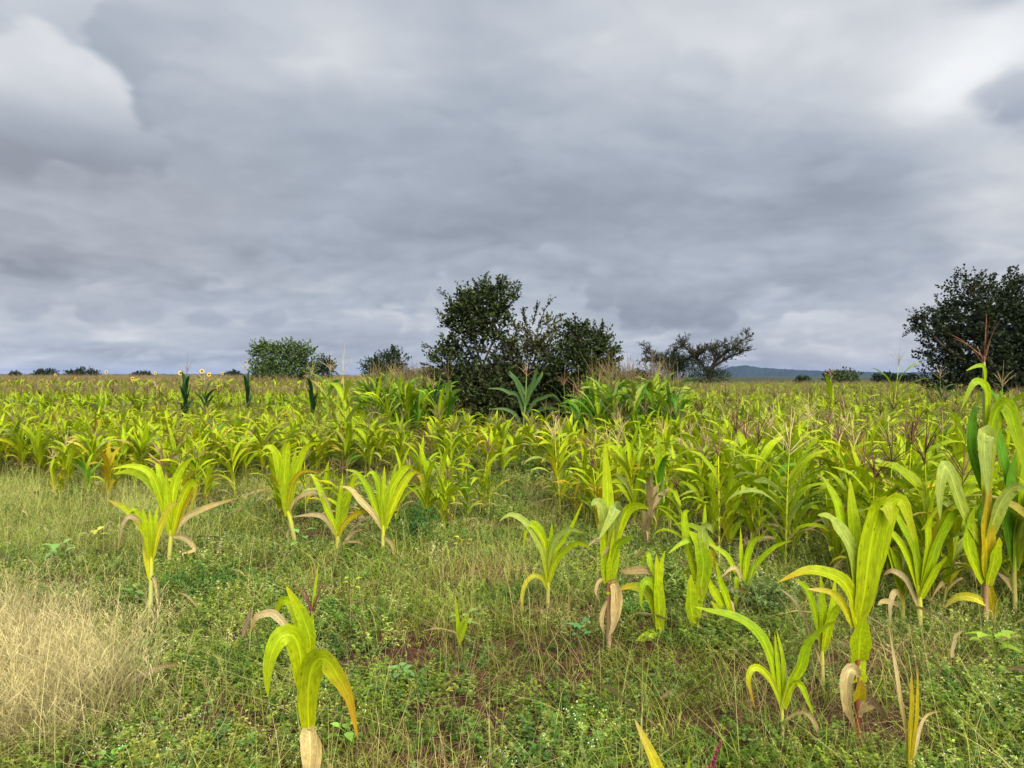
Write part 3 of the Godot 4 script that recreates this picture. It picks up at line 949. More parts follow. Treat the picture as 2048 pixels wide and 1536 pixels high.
func litter() -> void:      # dead maize leaves fallen at the foot of the crop
	var shapes := []
	for i in 5:
		var mb := MB.new()
		leaf(mb, arc_path(Vector3(0, 0.03, 0), 0.0, rnd(0.1, 0.5), rnd(0.22, 0.4), rnd(0.6, 1.2), rnd(-1.5, 1.5), 9), rnd(0.018, 0.034), Vector3(0, 0, 1), rnd(-0.6, 0.6), rnd(-2.5, 2.5), 2, ["dry", "brown", "cream", "dry", "brown"][i], 0.5, 0.12)
		shapes.append(mb.mesh(mat.leaf))
	var where := [[], [], [], [], []]
	var tint := [PackedColorArray(), PackedColorArray(), PackedColorArray(), PackedColorArray(), PackedColorArray()]
	for k in 900:
		var d := rnd(3.0, 13.0)
		var px := rnd(-150.0, 2200.0)
		var e := edge_near(px)
		if d < e - 0.8 and rng.randf() < 0.86:
			continue
		var x := (px - 1024.0) / FOCAL * d
		var i := rng.randi() % 5
		var s := rnd(0.6, 1.1)
		where[i].append(Transform3D(Basis(Vector3.UP, rng.randf() * TAU).scaled(Vector3(s, s, s)), Vector3(x, height(x, -d) + rnd(0.0, 0.10), -d)))
		var b := rnd(0.6, 1.0)
		tint[i].append(Color(b, b, b))
	for i in 5:
		scatter("fallen_leaves", "dead straw-coloured maize leaves lying at the foot of the crop", shapes[i], where[i], tint[i])

func near_patch(p: Vector3, list: Array) -> float:      # how far inside any of the patches, 0 to 1
	var most := 0.0
	for q in list:
		var dx: float = (p.x - q[0]) / q[2]
		var dz: float = (p.z - q[1]) / q[3]
		most = maxf(most, 1.0 - (dx * dx + dz * dz))
	return most

func patch(px: float, py: float, rx: float, rz: float) -> Array:
	var p := ground_at(px, py)
	return [p.x, p.z, rx, rz]

func ground_cover() -> void:
	var green := Color(0.15, 0.20, 0.045)
	var pale := Color(0.34, 0.36, 0.13)
	var straw := Color(0.50, 0.40, 0.20)
	var kinds := {
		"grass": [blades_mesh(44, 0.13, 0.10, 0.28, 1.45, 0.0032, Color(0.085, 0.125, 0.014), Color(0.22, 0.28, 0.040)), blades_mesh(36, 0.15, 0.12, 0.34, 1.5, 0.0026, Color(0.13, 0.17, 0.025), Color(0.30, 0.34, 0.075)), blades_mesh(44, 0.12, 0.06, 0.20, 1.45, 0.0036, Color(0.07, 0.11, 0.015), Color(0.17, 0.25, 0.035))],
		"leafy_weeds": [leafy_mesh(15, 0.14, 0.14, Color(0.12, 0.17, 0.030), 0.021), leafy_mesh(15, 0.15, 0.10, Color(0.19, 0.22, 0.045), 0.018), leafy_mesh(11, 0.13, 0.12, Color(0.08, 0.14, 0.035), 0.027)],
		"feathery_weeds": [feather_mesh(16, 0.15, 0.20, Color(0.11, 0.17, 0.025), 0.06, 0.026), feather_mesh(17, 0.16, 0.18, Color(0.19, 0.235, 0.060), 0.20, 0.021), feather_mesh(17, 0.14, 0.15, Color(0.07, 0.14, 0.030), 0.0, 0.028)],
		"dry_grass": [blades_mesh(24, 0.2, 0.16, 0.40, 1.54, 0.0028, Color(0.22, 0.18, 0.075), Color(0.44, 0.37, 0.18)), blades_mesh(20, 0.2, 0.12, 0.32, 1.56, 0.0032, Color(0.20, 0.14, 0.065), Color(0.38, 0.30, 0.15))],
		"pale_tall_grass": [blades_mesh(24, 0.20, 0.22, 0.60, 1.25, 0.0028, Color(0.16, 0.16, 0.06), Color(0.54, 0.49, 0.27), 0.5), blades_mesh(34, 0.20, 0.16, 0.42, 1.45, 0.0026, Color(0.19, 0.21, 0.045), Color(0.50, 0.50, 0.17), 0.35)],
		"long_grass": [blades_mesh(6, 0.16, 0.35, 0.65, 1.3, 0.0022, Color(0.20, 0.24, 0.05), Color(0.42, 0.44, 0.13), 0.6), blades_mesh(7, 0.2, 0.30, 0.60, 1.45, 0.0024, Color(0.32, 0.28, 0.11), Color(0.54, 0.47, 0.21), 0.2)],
	}
	var tan_patch := [patch(80, 1440, 0.36, 0.55), patch(-40, 1330, 0.45, 0.55), patch(170, 1380, 0.14, 0.2)]
	var mist_patch := [patch(120, 1030, 1.7, 1.2), patch(400, 990, 1.7, 1.3), patch(-150, 1000, 2.0, 1.4), patch(720, 930, 1.4, 1.0), patch(200, 1090, 1.2, 0.6)]
	var fern_patch := [patch(390, 1150, 0.6, 0.35), patch(820, 1050, 0.35, 0.4), patch(880, 1080, 0.5, 0.3), patch(660, 1260, 0.35, 0.16), patch(400, 1330, 0.45, 0.25), patch(1340, 1200, 0.4, 0.25), patch(1500, 1290, 0.5, 0.25), patch(1960, 1430, 0.35, 0.3), patch(1100, 1480, 0.5, 0.2), patch(960, 1450, 0.25, 0.12), patch(900, 920, 1.6, 1.6), patch(1000, 960, 1.2, 1.2)]
	var dry_patch := [patch(450, 1440, 0.35, 0.2), patch(1050, 1360, 0.4, 0.2), patch(1760, 1330, 0.7, 0.5), patch(1650, 1440, 0.6, 0.3), patch(820, 1520, 0.5, 0.2), patch(1150, 1230, 0.5, 0.3)]
	var bare := [patch(765, 1330, 0.36, 0.22), patch(960, 1430, 0.34, 0.18), patch(1290, 1250, 0.16, 0.07), patch(540, 1145, 0.26, 0.09), patch(1740, 1475, 0.30, 0.10), patch(870, 1420, 0.22, 0.08), patch(180, 1165, 0.45, 0.14), patch(1370, 1470, 0.25, 0.08), patch(1480, 1360, 0.14, 0.06), patch(430, 1120, 0.3, 0.1), patch(1660, 1440, 0.2, 0.1)]
	var where := {}
	var tint := {}
	for k in kinds:
		for i in kinds[k].size():
			where[k + str(i)] = []
			tint[k + str(i)] = PackedColorArray()
	var z := 1.9
	while z < 24.0:
		var step := 0.085 + 0.004 * z if z < 12.0 else 0.26
		var half := z * 0.76 + 0.6
		var x := -half
		while x < half:
			var p := Vector3(x + rnd(-0.5, 0.5) * step, 0, -z + rnd(-0.5, 0.5) * step)
			x += step
			if near_patch(p, bare) > 0.0 and rng.randf() < 0.9:
				continue
			p.y = height(p.x, p.z) - 0.005
			var px := 1024.0 + p.x / -p.z * FOCAL
			var n0 := patches.get_noise_2d(p.x * 9.0, p.z * 9.0)
			var n1 := patches.get_noise_2d(p.x * 6.0 + 300.0, p.z * 6.0)
			var k := "grass"
			var fern := near_patch(p, fern_patch)
			if near_patch(p, tan_patch) > rnd(0.0, 0.3):
				k = "pale_tall_grass"
			elif near_patch(p, mist_patch) > rnd(0.0, 0.5):
				k = "pale_tall_grass" if rng.randf() < 0.5 + n0 else ("feathery_weeds" if rng.randf() < 0.5 else "grass")
			elif fern > rnd(0.0, 0.6):
				k = "feathery_weeds" if rng.randf() < 0.7 else "leafy_weeds"
			elif near_patch(p, dry_patch) > rnd(0.0, 0.8) or n1 > rnd(0.3, 0.6):
				k = "dry_grass" if rng.randf() < 0.7 else "grass"
			elif n1 < -0.33 and rng.randf() < 0.7:
				continue
			elif n0 > rnd(-0.6, 0.25):
				k = "feathery_weeds" if rng.randf() < 0.76 else "leafy_weeds"
			elif rng.randf() < 0.08:
				k = "dry_grass"
			if rng.randf() < 0.10:
				continue
			if -p.z > edge_near(px) + 1.0 and rng.randf() < 0.35:
				continue
			var i := rng.randi() % int(kinds[k].size())
			if k == "pale_tall_grass":
				i = 0 if near_patch(p, tan_patch) > 0.0 else 1
			var s := rnd(0.65, 1.15) * (1.0 if -p.z < 12.0 else 1.9)
			if -p.z > edge_near(px) and -p.z < 13.0 and k != "dry_grass":
				s *= 1.25
			if k == "feathery_weeds" and fern > 0.3:
				s *= 1.35
			where[k + str(i)].append(Transform3D(Basis(Vector3.UP, rng.randf() * TAU).scaled(Vector3(s, s * rnd(0.7, 1.1), s)), p))
			var b := rnd(0.75, 1.6) * (1.0 + 0.3 * n1)
			var c := Color(b * 1.08, b * 1.02, b * 0.9)
			if k == "feathery_weeds" or k == "leafy_weeds":
				c = Color(b * rnd(0.95, 1.3), b * 1.08, b * rnd(0.6, 1.0)) if rng.randf() < 0.66 else Color(b * 1.6, b * 1.45, b * 1.6)
			if k == "pale_tall_grass" and near_patch(p, mist_patch) > 0.0:
				c = Color(b * 0.9, b * 0.95, b * 0.8)
			tint[k + str(i)].append(c)
			if k == "pale_tall_grass" and i == 0:
				for again in 1:
					where[k + str(i)].append(Transform3D(Basis(Vector3.UP, rng.randf() * TAU).scaled(Vector3.ONE * rnd(0.7, 1.15)), p + Vector3(rnd(-0.06, 0.06), 0, rnd(-0.06, 0.06))))
					tint[k + str(i)].append(c)
			if -p.z < 11.0 and rng.randf() < 0.38:
				var w := "long_grass" + str(rng.randi() % 2)
				where[w].append(Transform3D(Basis(Vector3.UP, rng.randf() * TAU).scaled(Vector3.ONE * rnd(0.6, 1.1)), p))
				tint[w].append(Color(b, b, b))
		z += step
	var say := {"grass": "fine green grass covering the weedy ground", "feathery_weeds": "low feathery green weeds with tiny white flowers", "dry_grass": "dry straw-coloured grass lying between the weeds", "leafy_weeds": "low small-leaved green weeds", "long_grass": "single long pale grass stems arching over the weeds", "pale_tall_grass": "pale airy bunch grass on the left"}
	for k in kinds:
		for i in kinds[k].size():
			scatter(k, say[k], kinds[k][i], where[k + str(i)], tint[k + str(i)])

# ------------------------------------------------------------------ single weeds
func broad_leaf(mb: MB, from: Vector3, dir: Vector3, length: float, width: float, c: Color, steps := 5) -> void:
	var s := dir.cross(Vector3.UP).normalized()
	var nn := s.cross(dir).normalized()
	var first := mb.v.size()
	for k in steps + 1:
		var t := float(k) / steps
		var w := width * 0.5 * sin(PI * pow(t, 0.75)) + 0.001
		var at := from + dir * length * t + Vector3(0, -0.25 * length * t * t, 0)
		var g := 1.0 + 0.1 * t
		for j in 3:
			var off := j - 1.0
			mb.add(at + s * w * off + nn * w * 0.25 * absf(off), (nn - s * off * 0.25).normalized(), Vector2(j / 2.0, t), Color(c.r * g, c.g * g, c.b * g))
	for k in steps:
		for j in 2:
			var q := first + k * 3 + j
			mb.quad(q, q + 3, q + 4, q + 1)

func leafy_weed(label: String, px: float, py: float, h: float, leaves: int, size: float, c: Color, spread := 1.0, category := "weed") -> void:
	var at := ground_at(px, py)
	var o := thing("leafy_weed", label, category, at)
	var st := MB.new()
	var path := PackedVector3Array([Vector3(0, -0.02, 0), Vector3(rnd(-0.02, 0.02), h * 0.5, 0), Vector3(rnd(-0.02, 0.02), h, 0)])
	tube(st, path, PackedFloat32Array([0.004, 0.003, 0.0015]), 5, Color(c.r, c.g * 0.9, c.b), c)
	part("stem", st, mat.stalk, o)
	for i in leaves:
		var t := (i + 0.5) / leaves
		var az := i * 2.4 + rnd(-0.3, 0.3)
		var e := rnd(-0.1, 0.6)
		var g := rnd(0.8, 1.2)
		var mb := MB.new()
		var stalk_end := Vector3(cos(az), 0.5, sin(az)) * size * 0.45 * spread + Vector3(0, h * lerpf(0.25, 1.0, t), 0)
		tube(mb, PackedVector3Array([Vector3(0, h * lerpf(0.2, 0.95, t), 0), stalk_end]), PackedFloat32Array([0.002, 0.0015]), 3, c, c)
		broad_leaf(mb, stalk_end, Vector3(cos(az) * cos(e), sin(e), sin(az) * cos(e)), size * rnd(0.75, 1.1), size * rnd(0.5, 0.7), Color(c.r * g, c.g * g, c.b * g))
		part("leaf", mb, mat.weedleaf, o)

func single_weeds() -> void:
	leafy_weed("bean seedling with two pairs of broad green leaves before the fan-shaped maize", 605, 1106, 0.20, 6, 0.11, Color(0.15, 0.33, 0.07), 0.8, "seedling")
	leafy_weed("bushy green-leaved weed at the left, below the pale grass", 118, 1140, 0.22, 12, 0.10, Color(0.16, 0.30, 0.07))
	leafy_weed("yellow-green slender weed with few round leaves, right above the purple-tasselled maize", 705, 1215, 0.20, 7, 0.06, Color(0.34, 0.42, 0.04))
	leafy_weed("bright green clover-like weed at the bottom beside the cream dead maize leaf", 690, 1492, 0.06, 6, 0.06, Color(0.20, 0.40, 0.05))
	leafy_weed("bright green heart-leaved sprig in the bottom left corner", 222, 1538, 0.05, 6, 0.05, Color(0.14, 0.42, 0.06))
	leafy_weed("broad-leaved vine weed at the right edge below the yellow maize leaf", 1985, 1330, 0.16, 12, 0.10, Color(0.26, 0.40, 0.04))
	leafy_weed("low dark green rosette weed beside the bare red soil", 800, 1370, 0.06, 11, 0.06, Color(0.13, 0.27, 0.08))
	leafy_weed("yellow-leaved weed in the grass right of the feathery weed", 925, 1098, 0.10, 5, 0.09, Color(0.50, 0.44, 0.05))
	leafy_weed("round-leaved green weed behind the tiny maize seedling", 928, 1262, 0.10, 6, 0.08, Color(0.20, 0.30, 0.07))
	leafy_weed("dark green weed at the foot of the slender lime maize", 262, 1220, 0.14, 12, 0.07, Color(0.15, 0.30, 0.05))
	leafy_weed("yellow-green cucurbit weed between the pale grass and the lime maize", 188, 1085, 0.10, 4, 0.10, Color(0.50, 0.50, 0.06))
	leafy_weed("green leafy weed in the grass under the maize with the spear leaf", 1160, 1290, 0.12, 7, 0.06, Color(0.10, 0.28, 0.08))
	# a purple seed head
	hero_base = ground_at(1418, 1640)
	hero = thing("amaranth_plant", "purple-red seed head of an amaranth weed at the bottom edge", "weed", hero_base)
	stem([1418, 1640, 1422, 1580, 1426, 1545], 3, 2.5, RED, Color(0.20, 0.05, 0.05))
	var mb := MB.new()
	for i in 90:
		var t := i / 90.0
		var p := local(lerpf(1414, 1442, t), lerpf(1560, 1482, t))
		var d := Vector3(rnd(-1, 1), rnd(0.1, 1.0), rnd(-1, 1)).normalized() * lerpf(0.022, 0.006, t)
		tube(mb, PackedVector3Array([p, p + d * 0.6, p + d]), PackedFloat32Array([0.003, 0.004, 0.001]), 3, Color(0.20, 0.035, 0.05), Color(0.34, 0.10, 0.12))
	part("seed_head", mb, mat.straw, hero)
	feathery_bush("dark feathery green weed bush beside the upright lime maize", 830, 1085, 0.42, 0.30, Color(0.05, 0.15, 0.03))
	feathery_bush("feathery grey-green flowering weed before the leaning maize at right", 1530, 1230, 0.34, 0.34, Color(0.14, 0.21, 0.065))
	feathery_bush("dense dark feathery weed behind the slender lime maize", 395, 1190, 0.22, 0.40, Color(0.065, 0.16, 0.03))
	feathery_bush("bright green feathery weed right of the cream-wrapped maize stalk", 1275, 1235, 0.16, 0.26, Color(0.14, 0.30, 0.05))
	feathery_bush("green weed shrub left of the blue-green maize", 935, 905, 0.85, 0.7, Color(0.13, 0.20, 0.06))
	feathery_bush("green weed shrub against the left foot of the dark bush", 865, 915, 0.6, 0.7, Color(0.12, 0.20, 0.05))

func feathery_bush(label: String, px: float, py: float, h: float, r: float, c: Color) -> void:
	var at := ground_at(px, py)
	var o := thing("feathery_weed", label, "weed", at)
	var st := MB.new()
	var fo := MB.new()
	for i in 26:
		var az := rng.randf() * TAU
		var reach := r * sqrt(rng.randf())
		var top := Vector3(cos(az) * reach, h * rnd(0.6, 1.05) * (1.0 - 0.35 * reach / r), sin(az) * reach)
		var path := curve3(PackedVector3Array([Vector3(0, -0.02, 0), Vector3(top.x * 0.35, top.y * 0.5, top.z * 0.35), top]), 6)
		tube(st, path, PackedFloat32Array([0.004, 0.0035, 0.003, 0.003, 0.002, 0.002, 0.001]), 3, Color(c.r * 0.9, c.g * 0.8, c.b), c)
		for k in 34:
			var t := rnd(0.25, 1.0)
			var p := path[int(t * 6.0)] + Vector3(rnd(-0.02, 0.02), rnd(-0.02, 0.02), rnd(-0.02, 0.02)) * h * 2.0
			var d := Vector3(rnd(-1, 1), rnd(-0.2, 0.8), rnd(-1, 1)).normalized()
			var l := rnd(0.02, 0.05) * (0.7 + h)
			var s := d.cross(Vector3(rnd(-0.5, 0.5), 1, rnd(-0.5, 0.5))).normalized()
			var nn := s.cross(d).normalized()
			if nn.y < 0.0:
				nn = -nn
			var g := rnd(0.7, 1.35)
			var cc := Color(c.r * g, c.g * g, c.b * g)
			var b0 := fo.add(p, nn, Vector2(0.5, 0), cc)
			var b1 := fo.add(p + d * l * 0.5 + s * l * 0.22, nn, Vector2(1, 0.5), cc)
			var b2 := fo.add(p + d * l, nn, Vector2(0.5, 1), cc)
			var b3 := fo.add(p + d * l * 0.5 - s * l * 0.22, nn, Vector2(0, 0.5), cc)
			fo.quad(b0, b1, b2, b3)
	part("stem", st, mat.stalk, o)
	part("foliage", fo, mat.grass, o)

# ------------------------------------------------------------------ sunflowers
func sunflowers() -> void:
	var first: Node3D = null
	var list := [[153, 757, 33, "half hidden left of the far bushes"], [214, 744, 38, "pale, right of the flat far bush"], [266, 757, 30, "low, in the middle of the far left field"], [361, 746, 29, "beside the dark green maize, on its left"], [404, 742, 32, "highest, right of the dark green maize"], [418, 749, 31, "lower, right of the dark green maize"], [312, 746, 42, "small, left of the dark green maize"], [446, 747, 44, "small, before the round tree's left side"], [20, 762, 40, "at the far left edge"], [640, 768, 27, "under the round tree"], [110, 750, 46, "small, below the flat far bush"]]
	for w in list:
		var head := spot(w[0], w[1], w[2])
		var o: Node3D
		if first == null:
			o = thing("sunflower", "", "sunflower")
			first = o
			var st := MB.new()
			tube(st, curve3(PackedVector3Array([Vector3(0, 0, 0), Vector3(0.02, 0.9, 0), Vector3(0.03, 1.6, 0), Vector3(0, 1.72, 0.03)]), 10), PackedFloat32Array([0.016, 0.015, 0.015, 0.014, 0.013, 0.013, 0.012, 0.012, 0.011, 0.01, 0.01]), 5, Color(0.13, 0.2, 0.04), Color(0.16, 0.24, 0.05))
			part("stem", st, mat.stalk, o)
			for i in 9:
				var az := i * 2.4
				var lf := MB.new()
				var y := 0.5 + i * 0.13
				tube(lf, PackedVector3Array([Vector3(0.02, y, 0), Vector3(cos(az) * 0.12, y + 0.06, sin(az) * 0.12)]), PackedFloat32Array([0.005, 0.004]), 3, Color(0.13, 0.2, 0.04), Color(0.13, 0.2, 0.04))
				broad_leaf(lf, Vector3(cos(az) * 0.12, y + 0.06, sin(az) * 0.12), Vector3(cos(az), 0.1, sin(az)).normalized(), 0.24, 0.19, Color(0.10, 0.19, 0.04))
				part("leaf", lf, mat.weedleaf, o)
			var disc := MB.new()
			var mid := Vector3(0, 1.72, 0.04)
			var c0 := disc.add(mid + Vector3(0, 0, 0.035), Vector3(0, 0, 1), Vector2.ZERO, Color(0.06, 0.03, 0.012))
			var ring := []
			for i in 17:
				var a := TAU * i / 16.0
				ring.append(disc.add(mid + Vector3(cos(a) * 0.038, sin(a) * 0.038, 0.015), Vector3(cos(a) * 0.5, sin(a) * 0.5, 0.8).normalized(), Vector2.ZERO, Color(0.10, 0.05, 0.015)))
			for i in 16:
				disc.tri(c0, ring[i + 1], ring[i])
			var d := part("flower_disc", disc, mat.straw, o)
			var pet := MB.new()
			for i in 20:
				var a := TAU * i / 20.0 + rnd(-0.08, 0.08)
				var dir := Vector3(cos(a), sin(a), rnd(0.0, 0.3))
				var s := Vector3(-sin(a), cos(a), 0) * 0.014
				var i0 := pet.add(mid + dir * 0.03, Vector3(0, 0, 1), Vector2.ZERO, Color(0.80, 0.42, 0.02))
				var i1 := pet.add(mid + dir * 0.065 + s, Vector3(0, 0, 1), Vector2.ZERO, Color(0.85, 0.55, 0.03))
				var i2 := pet.add(mid + dir * rnd(0.085, 0.10), Vector3(0, 0, 1), Vector2.ZERO, Color(0.85, 0.6, 0.04))
				var i3 := pet.add(mid + dir * 0.065 - s, Vector3(0, 0, 1), Vector2.ZERO, Color(0.85, 0.55, 0.03))
				pet.quad(i0, i1, i2, i3)
			part("petals", pet, mat.straw, o)
		else:
			o = first.duplicate()
			o.name = numbered("sunflower")
			add_child(o, true)
		o.position = Vector3(head.x, 0, head.z)
		var s := head.y / 1.72
		o.basis = Basis(Vector3.UP, rnd(-0.6, 0.9)).scaled(Vector3(s, s, s))
		o.set_meta("label", "yellow sunflower " + w[3])
		o.set_meta("group", "sunflowers in the far left field")

# ------------------------------------------------------------------ trees
func leaf_sprig(mb: MB, at: Vector3, dir: Vector3, length: float, count: int, size: float, c: Color, wide := 0.62) -> void:
	var a := mb.add(at + Vector3(0.006, 0, 0), dir, Vector2.ZERO, Color(0.03, 0.025, 0.018))
	var b := mb.add(at - Vector3(0.006, 0, 0), dir, Vector2.ZERO, Color(0.03, 0.025, 0.018))
	var e := mb.add(at + dir * length, dir, Vector2.ONE, Color(0.03, 0.025, 0.018))
	mb.tri(a, b, e)
	for i in count:
		var t := (i + rng.randf()) / count
		var p := at + dir * length * t
		var d := (dir * 0.45 + Vector3(rnd(-1, 1), rnd(-0.7, 1), rnd(-1, 1)) * 0.8).normalized()
		var l := size * rnd(0.7, 1.3)
		var s := d.cross(Vector3(rnd(-1, 1), rnd(0.2, 1.4), rnd(-1, 1))).normalized()
		var nn := s.cross(d)
		var g := rnd(0.65, 1.4)
		var cc := Color(c.r * g * rnd(0.9, 1.15), c.g * g, c.b * g)
		var i0 := mb.add(p, nn, Vector2(0.5, 0), cc)
		var i1 := mb.add(p + d * l * 0.5 + s * l * wide * 0.5, nn, Vector2(1, 0.5), cc)
		var i2 := mb.add(p + d * l, nn, Vector2(0.5, 1), cc)
		var i3 := mb.add(p + d * l * 0.5 - s * l * wide * 0.5, nn, Vector2(0, 0.5), cc)
		mb.quad(i0, i1, i2, i3)

func crown(mb: MB, c: Vector3, r: Vector3, sprigs: int, count: int, length: float, size: float, col: Color, inner := 0.35) -> void:
	for i in sprigs:
		var d := Vector3(rng.randfn(), rng.randfn(), rng.randfn()).normalized()
		var q := lerpf(inner, 1.0, sqrt(rng.randf()))
		var p := c + d * r * q
		var dir := (d * 0.8 + Vector3(0, 0.35, 0) + Vector3(rnd(-1, 1), rnd(-1, 1), rnd(-1, 1)) * 0.45).normalized()
		leaf_sprig(mb, p, dir, length * rnd(0.6, 1.3), count, size, col)

func limb(mb: MB, from: Vector3, to: Vector3, r0: float, r1: float, c: Color, kink := 0.12) -> void:
	var pts := PackedVector3Array([from])
	var l := from.distance_to(to)
	for i in 3:
		pts.append(from.lerp(to, (i + 1) / 4.0) + Vector3(rnd(-1, 1), rnd(-0.4, 1.0), rnd(-1, 1)) * kink * l)
	pts.append(to)
	var path := curve3(pts, 8)
	var rad := PackedFloat32Array()
	for i in 9:
		rad.append(lerpf(r0, r1, i / 8.0))
	tube(mb, path, rad, 6, c, c)

const BARK := Color(0.06, 0.048, 0.038)

func leafy_tree(called: String, label: String, category: String, base: Vector3, blobs: Array, col: Color, sprigs_per_m3: float, size: float, length: float, trunk_r: float, leaves_each := 9) -> Node3D:
	# blobs: [photo x, photo y, radius across in px, radius up in px, offset away from us in metres]
	var o := thing(called, label, category, base)
	var m := -base.z / FOCAL
	var tr := MB.new()
	var cr := MB.new()
	for b in blobs:
		var c := spot(b[0], b[1], -base.z) - base + Vector3(0, 0, b[4])
		var r := Vector3(b[2], b[3], b[2] * 0.9) * m * 0.9
		var k: float = b[5] if b.size() > 5 else 1.0
		limb(tr, Vector3(rnd(-0.1, 0.1), 0, rnd(-0.1, 0.1)), c, trunk_r, trunk_r * 0.25, BARK)
		for i in 4:
			var d := Vector3(rng.randfn(), absf(rng.randfn()), rng.randfn()).normalized()
			limb(tr, c - d * r * 0.1, c + d * r * 0.85, trunk_r * 0.28, 0.006, BARK)
		var n := int(clampf(r.x * r.y * r.z * sprigs_per_m3 * k, 60, 3200))
		crown(cr, c, r, n, leaves_each, length, size, b[6] if b.size() > 6 else col)
	part("trunk", tr, mat.bark, o)
	part("crown", cr, mat.crown, o)
	return o

func shoots(o: Node3D, base: Vector3, list: Array, size: float, col: Color, leaves: int) -> void:   # thin shoots sticking out of a crown
	var mb := MB.new()
	for s in list:
		var a := spot(s[0], s[1], -base.z) - base
		var b := spot(s[2], s[3], -base.z) - base
		var path := curve3(PackedVector3Array([a, a.lerp(b, 0.5) + Vector3(rnd(-0.05, 0.05), rnd(0.0, 0.08), rnd(-0.1, 0.1)), b]), 6)
		tube(mb, path, PackedFloat32Array([0.012, 0.011, 0.01, 0.008, 0.007, 0.006, 0.004]), 4, BARK, BARK)
		for i in 7:
			var d := (b - a).normalized()
			for k in 2:
				leaf_sprig(mb, path[i], (d + Vector3(rnd(-1, 1), rnd(-0.5, 1), rnd(-1, 1)) * 0.7).normalized(), 0.14, leaves, size, col)
	part("shoots", mb, mat.crown, o)

func thorn_branch(mb: MB, fo: MB, from: Vector3, dir: Vector3, length: float, r: float, depth: int, flat: float, col: Color) -> void:
	var p := from
	var d := dir
	var path := PackedVector3Array([p])
	var rad := PackedFloat32Array([r])
	for i in 4:
		d = (d + Vector3(rnd(-1, 1), rnd(-1, 1) * (1.0 - flat * 0.5), rnd(-1, 1)) * 0.28).normalized()
		p += d * length / 4.0
		path.append(p)
		rad.append(r * (1.0 - 0.14 * (i + 1)))
	tube(mb, path, rad, 4 if depth > 1 else 3, BARK, BARK)
	if depth == 0:
		for i in 3:
			leaf_sprig(fo, path[i + 1], (d + Vector3(rnd(-1, 1), rnd(-0.3, 0.6), rnd(-1, 1))).normalized(), length * 0.5, 3, 0.05, col, 0.45)
		return
	for i in (4 if depth > 1 else 3):
		var at := path[rng.randi_range(2, 4)]
		var nd := (d + Vector3(rnd(-1, 1), rnd(-0.55, 0.75) * (1.0 - 0.4 * flat), rnd(-1, 1)) * 0.95).normalized()
		thorn_branch(mb, fo, at, nd, length * rnd(0.5, 0.75), maxf(r * 0.55, 0.013), depth - 1, flat, col)

func acacia(label: String, base: Vector3, limbs: Array, skirts: Array, col: Color) -> void:
	var o := thing("acacia_tree", label, "tree", base, "bare-branched acacias at the field's far edge")
	var tr := MB.new()
	var fo := MB.new()
	for l in limbs:
		var pts := PackedVector3Array()
		for i in l.size() / 2:
			pts.append(spot(l[2 * i], l[2 * i + 1], -base.z) - base + Vector3(0, 0, rnd(-0.7, 0.7) * i))
		var path := curve3(pts, 12)
		var rad := PackedFloat32Array()
		for i in 13:
			rad.append(lerpf(0.10, 0.025, i / 12.0))
		tube(tr, path, rad, 6, BARK, BARK)
		for i in range(3, 13):
			var d := (path[i] - path[i - 1]).normalized()
			for k in 3:
				thorn_branch(tr, fo, path[i], (d * 0.7 + Vector3(rnd(-1, 1), rnd(-0.3, 0.9), rnd(-1, 1))).normalized(), rnd(0.22, 0.58), 0.03, 2, 0.5, col)
	part("trunk", tr, mat.bark, o)
	var m := -base.z / FOCAL
	for s in skirts:
		crown(fo, spot(s[0], s[1], -base.z) - base, Vector3(s[2], s[3], s[2]) * m, s[4], 9, 0.35, 0.075, col, 0.1)
	part("foliage", fo, mat.crown, o)

